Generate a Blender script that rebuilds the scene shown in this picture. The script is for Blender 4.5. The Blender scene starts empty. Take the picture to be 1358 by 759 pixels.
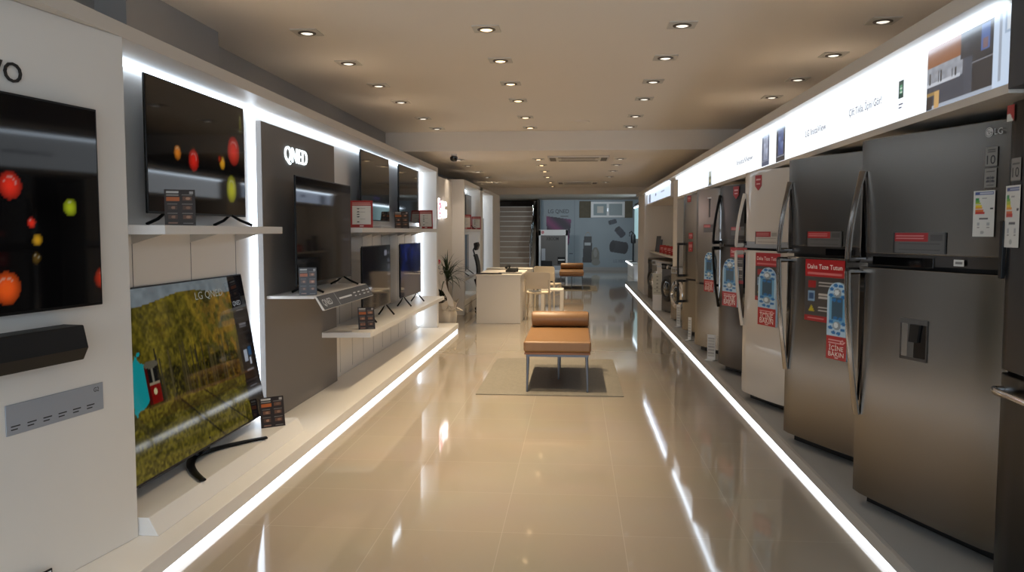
import bpy, math, random
import numpy as np
from mathutils import Vector, Matrix
PI = math.pi
rad = math.radians
random.seed(7)
rng = np.random.RandomState(5)
S = bpy.context.scene
COL = S.collection

# ------------------------------------------------------------------ materials
def lin(c):
    c = np.asarray(c, dtype=float)
    return np.where(c <= .04045, c / 12.92, ((c + .055) / 1.055) ** 2.4)

def mat(name, col, rough=.5, metal=0., emit=None, estr=0., coat=0., attr=False, spec=.5, aniso=0.,
        noise=None, alpha=1., trans=0.):
    m = bpy.data.materials.new(name)
    m.use_nodes = True
    nt = m.node_tree
    b = nt.nodes['Principled BSDF']
    b.inputs['Base Color'].default_value = (*lin(col), 1)
    b.inputs['Roughness'].default_value = rough
    b.inputs['Metallic'].default_value = metal
    b.inputs['Specular IOR Level'].default_value = spec
    b.inputs['Coat Weight'].default_value = coat
    b.inputs['Coat Roughness'].default_value = .03
    b.inputs['Anisotropic'].default_value = aniso
    b.inputs['Transmission Weight'].default_value = trans
    if emit is not None:
        b.inputs['Emission Color'].default_value = (*lin(emit), 1)
        b.inputs['Emission Strength'].default_value = estr
    if attr:
        a = nt.nodes.new('ShaderNodeAttribute')
        a.attribute_name = 'Col'
        if estr:
            nt.links.new(a.outputs['Color'], b.inputs['Emission Color'])
            b.inputs['Emission Strength'].default_value = estr
        else:
            nt.links.new(a.outputs['Color'], b.inputs['Base Color'])
    if noise:
        # noise = (scale xyz, amount, bump)
        tc = nt.nodes.new('ShaderNodeTexCoord')
        mp = nt.nodes.new('ShaderNodeMapping')
        mp.inputs['Scale'].default_value = noise[0]
        nz = nt.nodes.new('ShaderNodeTexNoise')
        nz.inputs['Scale'].default_value = 1
        nz.inputs['Detail'].default_value = 3
        nt.links.new(tc.outputs['Object'], mp.inputs['Vector'])
        nt.links.new(mp.outputs['Vector'], nz.inputs['Vector'])
        rp = nt.nodes.new('ShaderNodeMixRGB')
        a_, b_ = 1 - noise[1], 1 + noise[1]
        c = lin(col)
        rp.inputs['Color1'].default_value = (*(c * a_), 1)
        rp.inputs['Color2'].default_value = (*np.minimum(c * b_, 1), 1)
        nt.links.new(nz.outputs['Fac'], rp.inputs['Fac'])
        nt.links.new(rp.outputs['Color'], b.inputs['Base Color'])
        if noise[2]:
            bp = nt.nodes.new('ShaderNodeBump')
            bp.inputs['Strength'].default_value = noise[2]
            bp.inputs['Distance'].default_value = .002
            nt.links.new(nz.outputs['Fac'], bp.inputs['Height'])
            nt.links.new(bp.outputs['Normal'], b.inputs['Normal'])
    return m

M = {}
M['white'] = mat('white_laminate', (.88, .865, .845), .38)
M['wallw'] = mat('white_paint', (.86, .84, .81), .6, noise=((3, 3, 3), .02, 0))
M['slab'] = mat('canopy_laminate', (.80, .77, .73), .42)
M['wallg'] = mat('grey_paint', (.62, .61, .60), .75, noise=((2, 2, 2), .03, 0))
M['ceil'] = mat('ceiling_paint', (.93, .90, .86), .85, noise=((1.2, 1.2, 1.2), .015, 0))
M['dark'] = mat('dark_panel', (.27, .27, .285), .6)
M['greypl'] = mat('grey_platform', (.64, .635, .62), .45)
M['trim'] = mat('light_grey_trim', (.72, .70, .67), .4)
M['led'] = mat('led_strip_light', (1, 1, 1), .5, emit=(.86, .93, 1.), estr=2.5)
M['ledf'] = mat('led_floor_strip_light', (1, 1, 1), .5, emit=(.93, .96, 1.), estr=1.8)
M['lamp_warm'] = mat('warm_lamp', (1, 1, 1), .5, emit=(1, .84, .62), estr=2.0)
M['lamp_dim'] = mat('neutral_lamp', (1, 1, 1), .5, emit=(1, .96, .9), estr=.55)
M['fixture'] = mat('fixture_metal', (.80, .78, .74), .5)
M['fixdark'] = mat('fixture_well', (.42, .39, .36), .5, .4)
M['black'] = mat('black_plastic', (.03, .03, .035), .5, spec=.35)
M['blackm'] = mat('black_metal', (.05, .05, .055), .4, .6)
M['bezel'] = mat('tv_bezel', (.04, .04, .045), .28, .4)
M['tvback'] = mat('tv_back_plastic', (.10, .10, .11), .5)
M['screen'] = mat('tv_screen', (.006, .006, .008), .045, attr=True, estr=.25, spec=.38)
M['screenb'] = mat('tv_screen_bright', (.006, .006, .008), .05, attr=True, estr=.23, spec=.38)
M['light'] = mat('lightbox_graphic', (.35, .35, .35), .4, attr=True, estr=.62)
M['lighttxt'] = mat('lightbox_lettering', (.16, .15, .2), .5, emit=(.45, .45, .55), estr=.25)
M['print'] = mat('printed_card', (.5, .5, .5), .32, attr=True)
M['mural'] = mat('printed_mural', (.5, .5, .5), .45, attr=True)
M['fabricpanel'] = mat('grey_linen_panel', (.51, .485, .465), .85, noise=((160, 160, 160), .22, .5))
M['steel'] = mat('brushed_steel', (.49, .47, .445), .27, 1., aniso=.55, noise=((3, 3, 260), .05, 0))
M['steel2'] = mat('dark_brushed_steel', (.33, .315, .305), .30, 1., aniso=.4, noise=((3, 3, 260), .05, 0))
M['steell'] = mat('platinum_steel', (.54, .52, .49), .26, 1., noise=((3, 3, 260), .04, 0))
M['blacksteel'] = mat('black_steel', (.19, .185, .18), .28, 1.)
M['fwhite'] = mat('fridge_white_enamel', (.78, .755, .72), .25, coat=.4)
M['side'] = mat('fridge_side_grey', (.34, .335, .33), .45, .3)
M['chrome'] = mat('chrome', (.86, .86, .87), .1, 1.)
M['satin'] = mat('satin_handle', (.58, .56, .54), .18, 1.)
M['gloss'] = mat('gloss_black', (.02, .02, .025), .06, coat=1.)
M['ink'] = mat('black_ink', (.05, .05, .055), .5)
M['greyink'] = mat('grey_ink', (.35, .36, .38), .5)
M['plate'] = mat('silver_plate', (.60, .62, .65), .35, .25)
M['slate'] = mat('slate_lip', (.29, .31, .34), .45)
M['whiteink'] = mat('white_ink', (.85, .87, .9), .5)
M['neon'] = mat('lit_letters', (1, 1, 1), .4, emit=(.90, .97, 1.), estr=1.0)
M['neonw'] = mat('lit_logo', (1, 1, 1), .4, emit=(1., .97, .98), estr=1.8)
M['neonred'] = mat('lit_logo_red', (.8, .1, .2), .4, emit=(.95, .25, .38), estr=.9)
M['leather'] = mat('tan_leather', (.53, .385, .24), .42, noise=((30, 30, 30), .10, .25))
M['wood'] = mat('wood_base', (.55, .36, .22), .5)
M['legm'] = mat('bench_steel', (.34, .34, .35), .35, .8)
M['rug'] = mat('rug_weave', (.475, .45, .405), .95, noise=((40, 14, 40), .16, .6))
M['cream'] = mat('cream_plastic', (.90, .84, .74), .4)
M['deskw'] = mat('desk_laminate', (.86, .83, .78), .45)
M['leaf'] = mat('dark_leaf', (.13, .20, .09), .45, noise=((20, 20, 20), .3, 0))
M['leaf2'] = mat('deep_leaf', (.06, .11, .05), .5)
M['stem'] = mat('plant_stem', (.30, .24, .17), .7)
M['paper'] = mat('wrapping_paper', (.80, .76, .70), .7)
M['ribbon'] = mat('white_ribbon', (.86, .83, .80), .6)
M['redink'] = mat('red_ink', (.72, .10, .18), .5)
M['step'] = mat('stair_stone', (.52, .46, .40), .5, noise=((6, 6, 6), .08, 0))
M['stepedge'] = mat('stair_edge', (.70, .68, .64), .35)
M['glass'] = mat('balustrade_glass', (.75, .82, .85), .05, trans=.9)
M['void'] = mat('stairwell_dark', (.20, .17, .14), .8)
M['brick'] = mat('tan_brick', (.42, .39, .33), .8, noise=((9, 9, 9), .2, .4))
M['seal'] = mat('door_seal', (.12, .12, .125), .5)
M['drum'] = mat('drum_glass', (.05, .055, .06), .08, coat=1.)
M['mesh'] = mat('chair_mesh', (.03, .03, .035), .6)
M['whiteplastic'] = mat('white_plastic', (.85, .85, .85), .35)

# floor tiles
def floor_mat():
    m = bpy.data.materials.new('polished_tiles')
    m.use_nodes = True
    nt = m.node_tree
    b = nt.nodes['Principled BSDF']
    tc = nt.nodes.new('ShaderNodeTexCoord')
    mp = nt.nodes.new('ShaderNodeMapping')
    mp.inputs['Location'].default_value = (-.24, -.28, 0)
    br = nt.nodes.new('ShaderNodeTexBrick')
    br.offset = 0
    br.inputs['Scale'].default_value = 1
    br.inputs['Brick Width'].default_value = .6
    br.inputs['Row Height'].default_value = .6
    br.inputs['Mortar Size'].default_value = .0022
    br.inputs['Mortar Smooth'].default_value = .2
    br.inputs['Bias'].default_value = -.2
    br.inputs['Color1'].default_value = (*lin((.635, .59, .53)), 1)
    br.inputs['Color2'].default_value = (*lin((.62, .575, .515)), 1)
    br.inputs['Mortar'].default_value = (*lin((.68, .64, .585)), 1)
    nz = nt.nodes.new('ShaderNodeTexNoise')
    nz.inputs['Scale'].default_value = 1.7
    nz.inputs['Detail'].default_value = 5
    mx = nt.nodes.new('ShaderNodeMixRGB')
    mx.blend_type = 'MULTIPLY'
    mx.inputs['Fac'].default_value = .12
    nt.links.new(tc.outputs['Object'], mp.inputs['Vector'])
    nt.links.new(mp.outputs['Vector'], br.inputs['Vector'])
    nt.links.new(tc.outputs['Object'], nz.inputs['Vector'])
    nt.links.new(br.outputs['Color'], mx.inputs['Color1'])
    nt.links.new(nz.outputs['Color'], mx.inputs['Color2'])
    nt.links.new(mx.outputs['Color'], b.inputs['Base Color'])
    b.inputs['Roughness'].default_value = .05
    b.inputs['Specular IOR Level'].default_value = .75
    # very faint waviness of polished porcelain
    n2 = nt.nodes.new('ShaderNodeTexNoise')
    n2.inputs['Scale'].default_value = 3.2
    n2.inputs['Detail'].default_value = 1
    bp = nt.nodes.new('ShaderNodeBump')
    bp.inputs['Strength'].default_value = .03
    bp.inputs['Distance'].default_value = .008
    nt.links.new(tc.outputs['Object'], n2.inputs['Vector'])
    nt.links.new(n2.outputs['Fac'], bp.inputs['Height'])
    nt.links.new(bp.outputs['Normal'], b.inputs['Normal'])
    return m
M['floor'] = floor_mat()

# ------------------------------------------------------------------ mesh builder
_text_cache = {}
def text_mesh(s, bold=0.):
    key = (s, bold)
    if key not in _text_cache:
        cu = bpy.data.curves.new('t', 'FONT')
        cu.body = s
        cu.size = 1
        cu.resolution_u = 3
        cu.offset = bold
        ob = bpy.data.objects.new('t', cu)
        COL.objects.link(ob)
        bpy.context.view_layer.update()
        me = bpy.data.meshes.new_from_object(ob.evaluated_get(bpy.context.evaluated_depsgraph_get()))
        vs = [tuple(v.co) for v in me.vertices]
        fs = [tuple(p.vertices) for p in me.polygons]
        bpy.data.objects.remove(ob)
        bpy.data.meshes.remove(me)
        xs = [v[0] for v in vs] or [0, 1]
        _text_cache[key] = (vs, fs, min(xs), max(xs))
    return _text_cache[key]

class MB:
    def __init__(s):
        s.v, s.f, s.m, s.c = [], [], [], []
        s.T = None
    def add(s, vs, fs, m=0, col=(1, 1, 1)):
        n = len(s.v)
        if s.T is not None:
            vs = [tuple(s.T @ Vector(v)) for v in vs]
        s.v += [tuple(v) for v in vs]
        s.f += [tuple(i + n for i in f) for f in fs]
        s.m += [m] * len(fs)
        if isinstance(col, np.ndarray):
            s.c += [tuple(x) for x in col]
        else:
            s.c += [tuple(lin(col))] * len(vs)
        return s
    def box(s, x0, x1, y0, y1, z0, z1, m=0, col=(1, 1, 1)):
        vs = [(x, y, z) for z in (z0, z1) for y in (y0, y1) for x in (x0, x1)]
        return s.add(vs, [(0, 2, 3, 1), (4, 5, 7, 6), (0, 1, 5, 4), (2, 6, 7, 3), (0, 4, 6, 2), (1, 3, 7, 5)], m, col)
    def prism(s, pts, a, b, axis='z', m=0, col=(1, 1, 1)):
        # pts: 2D polygon; axis z: (x,y), axis x: (y,z), axis y: (x,z)
        f = {'z': lambda p, t: (p[0], p[1], t), 'x': lambda p, t: (t, p[0], p[1]), 'y': lambda p, t: (p[0], t, p[1])}[axis]
        n = len(pts)
        vs = [f(p, a) for p in pts] + [f(p, b) for p in pts]
        fs = [(i, (i + 1) % n, n + (i + 1) % n, n + i) for i in range(n)] + [tuple(range(n))[::-1], tuple(range(n, 2 * n))]
        return s.add(vs, fs, m, col)
    def tube(s, pts, r, n=10, m=0, flat=None, up=(0, 0, 1), closed=False, col=(1, 1, 1)):
        P = [Vector(p) for p in pts]
        R = r if isinstance(r, (list, tuple)) else [r] * len(P)
        vs, fs = [], []
        for i, p in enumerate(P):
            if closed:
                t = P[(i + 1) % len(P)] - P[i - 1]
            else:
                t = P[min(i + 1, len(P) - 1)] - P[max(i - 1, 0)]
            t.normalize()
            u = Vector(up)
            if abs(u.dot(t)) > .95:
                u = Vector((1, 0, 0)) if abs(t.x) < .9 else Vector((0, 1, 0))
            a = t.cross(u).normalized()
            b = a.cross(t).normalized()
            fa, fb = flat or (1, 1)
            for k in range(n):
                w = 2 * PI * (k + .5) / n
                vs.append(p + a * math.cos(w) * R[i] * fa + b * math.sin(w) * R[i] * fb)
        L = len(P)
        for i in range(L if closed else L - 1):
            j = (i + 1) % L
            for k in range(n):
                fs.append((i * n + k, i * n + (k + 1) % n, j * n + (k + 1) % n, j * n + k))
        if not closed:
            fs.append(tuple(range(n)))
            fs.append(tuple(range((L - 1) * n, L * n))[::-1])
        return s.add([tuple(v) for v in vs], fs, m, col)
    def cyl(s, p0, p1, r0, r1=None, n=24, m=0, col=(1, 1, 1)):
        return s.tube([p0, p1], [r0, r0 if r1 is None else r1], n, m, col=col)
    def lathe(s, prof, n=24, c=(0, 0, 0), m=0, axis='z', col=(1, 1, 1)):
        vs, fs = [], []
        for r, z in prof:
            for k in range(n):
                w = 2 * PI * k / n
                x, y = r * math.cos(w), r * math.sin(w)
                vs.append({'z': (c[0] + x, c[1] + y, c[2] + z), 'y': (c[0] + x, c[1] + z, c[2] + y), 'x': (c[0] + z, c[1] + x, c[2] + y)}[axis])
        for i in range(len(prof) - 1):
            for k in range(n):
                fs.append((i * n + k, i * n + (k + 1) % n, (i + 1) * n + (k + 1) % n, (i + 1) * n + k))
        fs.append(tuple(range(n))[::-1])
        fs.append(tuple(range((len(prof) - 1) * n, len(prof) * n)))
        return s.add(vs, fs, m, col)
    def paint(s, x0, x1, z0, z1, y, nx, ny, fn, m=0):
        """flat printed picture in the local xz plane facing -y; fn(u, v) -> rgb (sRGB)"""
        u = np.linspace(0, 1, nx + 1)
        v = np.linspace(0, 1, ny + 1)
        U, V = np.meshgrid(u, v)
        U, V = U.ravel(), V.ravel()
        c = lin(np.clip(fn(U, V), 0, 1))
        vs = np.stack([x0 + (x1 - x0) * U, np.full(U.shape, y), z0 + (z1 - z0) * V], 1)
        fs = [(j * (nx + 1) + i, j * (nx + 1) + i + 1, (j + 1) * (nx + 1) + i + 1, (j + 1) * (nx + 1) + i)
              for j in range(ny) for i in range(nx)]
        return s.add([tuple(t) for t in vs], fs, m, c)
    def text(s, txt, x, z, h, y=0., m=0, col=(1, 1, 1), bold=0., sx=1., center=False, thick=0., rise=0., width=None):
        """lettering in the local xz plane facing -y; h is cap height; rise: z gained per unit x"""
        vs, fs, a, b = text_mesh(txt, bold)
        k = h / .70
        if width:
            sx = width / ((b - a) * k)
        ox = -(a + b) / 2 if center else -a
        L = [(x + (p[0] + ox) * k * sx, y, z + p[1] * k + rise * (p[0] + ox) * k * sx) for p in vs]
        if thick:
            n = len(L)
            L2 = [(p[0], p[1] - thick, p[2]) for p in L]
            F = [f for f in fs] + [tuple(i + n for i in f) for f in fs]
            edges = {}
            for f in fs:
                for i in range(len(f)):
                    e = (f[i], f[(i + 1) % len(f)])
                    edges[e] = edges.get(e, 0) + 1
            for (i, j) in list(edges):
                if (j, i) not in edges:
                    F.append((i, j, j + n, i + n))
            return s.add(L + L2, F, m, col)
        return s.add(L, fs, m, col)
    def build(s, name, mats, parent=None, bevel=0., seg=2, smooth=35, loc=None, rot=None):
        me = bpy.data.meshes.new(name)
        me.from_pydata(s.v, [], s.f)
        if not isinstance(mats, (list, tuple)):
            mats = [mats]
        for k in mats:
            me.materials.append(M[k] if isinstance(k, str) else k)
        if len(mats) > 1:
            me.polygons.foreach_set('material_index', s.m)
        if any(m_.node_tree.nodes.get('Attribute') for m_ in me.materials):
            at = me.color_attributes.new('Col', 'FLOAT_COLOR', 'POINT')
            arr = np.ones((len(s.v), 4), dtype=np.float32)
            arr[:, :3] = np.array(s.c)
            at.data.foreach_set('color', arr.ravel())
        if smooth:
            me.shade_smooth()
            me.set_sharp_from_angle(angle=rad(smooth))
        me.update()
        o = bpy.data.objects.new(name, me)
        COL.objects.link(o)
        if parent is not None:
            o.parent = parent
        if loc is not None:
            o.location = loc
        if rot is not None:
            o.rotation_euler = rot
        if bevel:
            b = o.modifiers.new('bevel', 'BEVEL')
            b.width = bevel
            b.segments = seg
            b.limit_method = 'ANGLE'
            b.angle_limit = rad(40)
            b.harden_normals = True
        return o

def thing(name, label, cat, loc=(0, 0, 0), rz=0., group=None):
    o = bpy.data.objects.new(name, None)
    o.empty_display_size = .1
    COL.objects.link(o)
    o.location = loc
    o.rotation_euler = (0, 0, rad(rz))
    o['label'] = label
    o['category'] = cat
    if group:
        o['group'] = group
    return o

def tag(o, label, cat, group=None, kind=None):
    if label:
        o['label'] = label
    if cat:
        o['category'] = cat
    if group:
        o['group'] = group
    if kind:
        o['kind'] = kind
    return o

def struct(name, mb, m, **k):
    o = mb.build(name, m, **k)
    o['kind'] = 'structure'
    return o

def copy_tree(o, parent=None):
    c = o.copy()
    COL.objects.link(c)
    if parent is not None:
        c.parent = parent
    for ch in list(o.children):
        copy_tree(ch, c)
    return c

def rrect(w, h, r, n=6, cx=0, cy=0):
    p = []
    for (sx, sy, a0) in ((1, 1, 0), (-1, 1, 90), (-1, -1, 180), (1, -1, 270)):
        for i in range(n + 1):
            a = rad(a0 + 90 * i / n)
            p.append((cx + sx * (w / 2 - r) + r * math.cos(a), cy + sy * (h / 2 - r) + r * math.sin(a)))
    return p

# ------------------------------------------------------------------ pictures (printed or shown on screens)
def C(*c):
    return np.array(c, dtype=float)
def vnoise(U, V, nx, ny, seed):
    g = np.random.RandomState(seed).rand(ny + 2, nx + 2)
    x, y = U * nx, V * ny
    i, j = np.clip(x.astype(int), 0, nx), np.clip(y.astype(int), 0, ny)
    fx, fy = x - i, y - j
    fx, fy = fx * fx * (3 - 2 * fx), fy * fy * (3 - 2 * fy)
    return (g[j, i] * (1 - fx) + g[j, i + 1] * fx) * (1 - fy) + (g[j + 1, i] * (1 - fx) + g[j + 1, i + 1] * fx) * fy
def base(U, c):
    return np.tile(C(*c), (len(U), 1))
def rect(A, U, V, x0, x1, y0, y1, c):
    A[(U >= x0) & (U <= x1) & (V >= y0) & (V <= y1)] = c
def ell(A, U, V, cx, cy, rx, ry, c):
    A[((U - cx) / rx) ** 2 + ((V - cy) / ry) ** 2 <= 1] = c

def pic_balls(items, bg=(.02, .018, .02)):
    def fn(U, V):
        A = base(U, bg)
        A += (vnoise(U, V, 14, 8, 3) * .02)[:, None]
        for cx, cy, rx, ry, c in items:
            d = ((U - cx) / rx) ** 2 + ((V - cy) / ry) ** 2
            k = d < 1
            f = np.clip(1.12 - .55 * d, 0, 1.2)
            A[k] = (C(*c)[None, :] * f[:, None])[k]
            hl = (np.abs(((U - cx) / rx) ** 2 + ((V - cy) / ry - .1) ** 2 - .28) < .05) & (np.abs((U - cx) / rx) < .5) & (V > cy) & k
            A[hl] = A[hl] * .5 + .42
        return A
    return fn

def pic_forest(U, V):
    n1 = vnoise(U, V, 12, 8, 1)
    n2 = vnoise(U, V, 42, 26, 2)
    n3 = vnoise(U, V, 110, 70, 4)
    t = .35 * n1 + .4 * n2 + .4 * n3
    A = C(.10, .10, .03) + t[:, None] * C(.50, .43, .13)
    red = np.clip((U - .45) * 1.2, 0, .5)[:, None] * (n2 > .5)[:, None]
    A += red * C(.22, .02, .02)
    # thin trunks under the crowns
    tr = (V < .54 - .06 * n1) & (V > .32)
    A[tr] *= (.40 + .5 * n3)[tr][:, None]
    rr = np.random.RandomState(11)
    for k in range(34):
        cx, ww, hh = .22 + .66 * rr.rand(), .0015 + .0035 * rr.rand(), .16 + .16 * rr.rand()
        tk = (np.abs(U - cx - .02 * (V - .4) * (rr.rand() - .5)) < ww) & (V > .33) & (V < .34 + hh)
        A[tk] = C(.30, .27, .17) * (.5 + .7 * rr.rand())
    # ground with rails and leaf litter
    gr = V < .36 - .05 * U
    A[gr] = (C(.24, .22, .06) + (n3[:, None] * C(.30, .27, .09)))[gr]
    A[gr & (np.abs(V - .20 - .12 * n1) < .035)] *= .72
    for k0, k1 in ((.34, .62), (.50, .84)):
        ln = gr & (np.abs(U - (k0 + (k1 - k0) * (.36 - V) / .36)) < .006)
        A[ln] = C(.10, .09, .06)
    # sky gaps
    sky = ((((U - .03 - .095) / .07) ** 2 + ((V - .50) / .15) ** 2) + 1.3 * (n2 - .5) < 1)
    A[sky] = C(.10, .62, .64)
    sk2 = (((U - .03 - .04) / .04) ** 2 + ((V - .82) / .07) ** 2) + 1.0 * (n2 - .5) < .8
    A[sk2] = C(.12, .58, .60)
    # the tram
    rect(A, U - .03, V, .155, .225, .36, .48, C(.50, .08, .06))
    rect(A, U - .03, V, .155, .225, .465, .48, C(.62, .56, .46))
    rect(A, U - .03, V, .162, .218, .48, .57, C(.08, .08, .08))
    rect(A, U - .03, V, .186, .194, .48, .57, C(.5, .48, .42))
    rect(A, U - .03, V, .150, .162, .36, .57, C(.30, .07, .06))
    ell(A, U - .03, V, .190, .578, .042, .022, C(.40, .38, .32))
    ell(A, U - .03, V, .190, .425, .010, .018, C(.85, .8, .6))
    # top strip of pale sky, mirrored building tops
    tp = V > .925 - .05 * np.sin(U * 9) * .5
    A[tp] = C(.46, .50, .52) + (n2[:, None] * .1)[tp]
    # dark feature column
    sb = U > .865
    A[sb] = C(.085, .075, .08)
    for y in (.80, .70, .60, .50, .36, .26, .16):
        rect(A, U, V, .875, .985, y, y + .004, C(.22, .22, .23))
    for y in (.755, .655, .635, .33, .215):
        rect(A, U, V, .90, .96, y, y + .010, C(.50, .50, .52))
    rect(A, U, V, .895, .925, .40, .48, C(.70, .74, .80))
    rect(A, U, V, .935, .965, .43, .49, C(.10, .32, .50))
    rect(A, U, V, .94, .955, .37, .42, C(.80, .82, .86))
    return A

def pic_dim(seed, tint, amt=.10, bands=()):
    def fn(U, V):
        n = vnoise(U, V, 9, 6, seed) * vnoise(U, V, 30, 18, seed + 1)
        A = base(U, (.035, .033, .034)) + n[:, None] * C(*tint) * amt * 4
        for (x0, x1, y0, y1, c) in bands:
            rect(A, U, V, x0, x1, y0, y1, C(*c))
        return A
    return fn

def pic_card(seed, orange=True):
    """dark brown price card: heading, orange block, six little pictures"""
    def fn(U, V):
        r = np.random.RandomState(seed)
        A = base(U, (.165, .13, .12))
        rect(A, U, V, .06, .46, .90, .95, C(.75, .74, .72))
        rect(A, U, V, .06, .46, .83, .86, C(.55, .53, .5))
        rect(A, U, V, .82, .94, .88, .95, C(.62, .60, .58))
        rect(A, U, V, .06, .48, .68, .79, C(.68, .36, .16) if orange else C(.35, .2, .12))
        for i, y in enumerate((.72, .46, .20)):
            for x in (.08, .56):
                if i == 0 and x < .3:
                    continue
                rect(A, U, V, x, x + .34, y + .12, y + .15, C(.48, .46, .44))
                c = C(*(C(.26, .19, .16) + .30 * r.rand() * C(1, .62, .38)))
                rect(A, U, V, x + .03, x + .33, y - .03, y + .09, c)
                ell(A, U, V, x + .2, y + .03, .07, .04, C(*(C(.45, .33, .26) + .3 * r.rand() * C(1, .8, .65))))
        rect(A, U, V, .60, .90, .04, .07, C(.5, .48, .46))
        rect(A, U, V, .12, .40, .04, .08, C(.55, .42, .36))
        return A
    return fn

def pic_notice(U, V):
    """white sheet with a red border, a two line heading and a bulleted list"""
    A = base(U, (.60, .13, .12))
    rect(A, U, V, .10, .90, .12, .80, C(.83, .81, .77))
    rect(A, U, V, .10, .88, .90, .925, C(.85, .7, .66))
    rect(A, U, V, .08, .90, .84, .865, C(.85, .7, .66))
    for y in (.70, .58, .49, .40, .21):
        ell(A, U, V, .35, y, .055, .022, C(.18, .17, .18))
    for y in (.70, .58, .49, .40, .31, .21):
        rect(A, U, V, .44, .66, y - .006, y + .006, C(.62, .6, .57))
    rect(A, U, V, .42, .58, .04, .08, C(.88, .8, .78))
    return A

def pic_energy(U, V):
    A = base(U, (.80, .80, .78))
    rect(A, U, V, .08, .92, .91, .97, C(.24, .30, .52))
    rect(A, U, V, .30, .90, .925, .955, C(.70, .72, .78))
    cols = [(.15, .52, .28), (.38, .62, .22), (.66, .72, .18), (.86, .76, .16), (.86, .58, .16), (.80, .40, .16), (.72, .18, .14)]
    for i, c in enumerate(cols):
        y = .80 - i * .05
        rect(A, U, V, .10, .26 + .045 * i, y, y + .042, C(*c))
    rect(A, U, V, .78, .92, .585, .625, C(.12, .12, .13))
    rect(A, U, V, .28, .72, .38, .40, C(.3, .3, .32))
    for x in (.2, .66):
        rect(A, U, V, x, x + .12, .24, .30, C(.62, .63, .64))
        rect(A, U, V, x, x + .12, .19, .20, C(.4, .4, .4))
    ell(A, U, V, .45, .09, .09, .04, C(.62, .63, .62))
    rect(A, U, V, .40, .62, .82, .835, C(.5, .5, .5))
    return A

def pic_spec(red=True, grey=(.34, .335, .33)):
    """grey spec strip with a red heading bar"""
    def fn(U, V):
        A = base(U, grey)
        g2 = C(*grey)
        rect(A, U, V, 0, .66, .58, .96, C(.60, .10, .12))
        for y in (.68, .80):
            rect(A, U, V, .05, .58, y, y + .04, C(.80, .55, .55))
        for y in (.15, .38, .45):
            rect(A, U, V, .12, .88, y, y + .035, g2 * .72)
        rect(A, U, V, .72, .92, .62, .90, g2 * .8)
        rect(A, U, V, 0, .02, 0, 1, C(.1, .1, .1))
        rect(A, U, V, .975, 1, 0, 1, C(.1, .1, .1))
        return A
    return fn

def pic_poster(U, V):
    """product poster: red heading, grey body with three icons, red foot"""
    A = base(U, (.27, .255, .25))
    rect(A, U, V, 0, 1, .73, 1, C(.66, .11, .13))
    rect(A, U, V, 0, 1, 0, .085, C(.60, .10, .12))
    rect(A, U, V, .06, .95, .765, .785, C(.80, .45, .45))
    rect(A, U, V, .08, .30, .55, .65, C(.60, .13, .13))
    rect(A, U, V, .08, .27, .33, .49, C(.50, .62, .74))
    rect(A, U, V, .12, .23, .36, .45, C(.20, .32, .48))
    A[(np.abs(U - .18) < (V - .12) * 0 + np.clip(.26 - V, 0, .12) * .8) & (V > .15) & (V < .26)] = C(.72, .66, .14)
    for y in (.62, .57, .43, .38, .22, .17):
        rect(A, U, V, .36, .74, y, y + .022, C(.72, .70, .68))
    rect(A, U, V, .10, .5, .035, .05, C(.8, .5, .5))
    return A

def pic_tag(U, V):
    """blue and white hang tag with two round pads over a red foot"""
    A = base(U, (.70, .82, .90))
    rect(A, U, V, 0, 1, 0, .30, C(.68, .12, .13))
    bl = C(.13, .44, .70)
    rect(A, U, V, .12, .88, .46, .84, C(.42, .66, .82))
    rect(A, U, V, .22, .78, .52, .80, C(.22, .34, .42))
    for cy in (.86, .44):
        for k in range(8):
            a = k * PI / 4 + .3
            ell(A, U, V, .5 + .33 * math.cos(a), cy + .33 * .31 * math.sin(a), .11, .022, bl)
        ell(A, U, V, .5, cy, .19, .058, C(.55, .60, .64))
        ell(A, U, V, .46, cy + .008, .12, .036, C(.86, .90, .92))
    rect(A, U, V, .12, .75, .245, .26, C(.9, .7, .7))
    rect(A, U, V, .12, .75, .205, .22, C(.9, .7, .7))
    A[(np.abs(U - .80) + np.abs(V - .235) / .22 < .14) & (np.abs(U - .80) + np.abs(V - .235) / .22 > .07)] = C(.9, .7, .7)
    rect(A, U, V, .42, .62, .02, .035, C(.9, .8, .8))
    return A

def pic_badge(U, V):
    A = base(U, (.50, .49, .47))
    rect(A, U, V, 0, 1, 0, .02, C(.25, .25, .25))
    rect(A, U, V, .2, .8, .84, .87, C(.2, .2, .2))
    rect(A, U, V, .15, .85, .72, .75, C(.2, .2, .2))
    return A
def pic_badge2(U, V):
    A = base(U, (.50, .49, .47))
    rect(A, U, V, .15, .85, .80, .84, C(.2, .2, .2))
    for x, y in ((.3, .5), (.7, .5), (.3, .33), (.7, .33)):
        ell(A, U, V, x, y, .18, .06, C(.22, .22, .24))
    rect(A, U, V, .45, .55, .25, .6, C(.22, .22, .24))
    rect(A, U, V, .2, .8, .1, .14, C(.25, .25, .25))
    return A
def pic_redtag(U, V):
    A = base(U, (.62, .12, .13))
    rect(A, U, V, .18, .82, .84, .90, C(.85, .6, .6))
    rect(A, U, V, .12, .88, .60, .68, C(.85, .65, .65))
    rect(A, U, V, .12, .88, .48, .52, C(.85, .65, .65))
    ell(A, U, V, .5, .25, .12, .06, C(.85, .6, .6))
    return A
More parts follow.
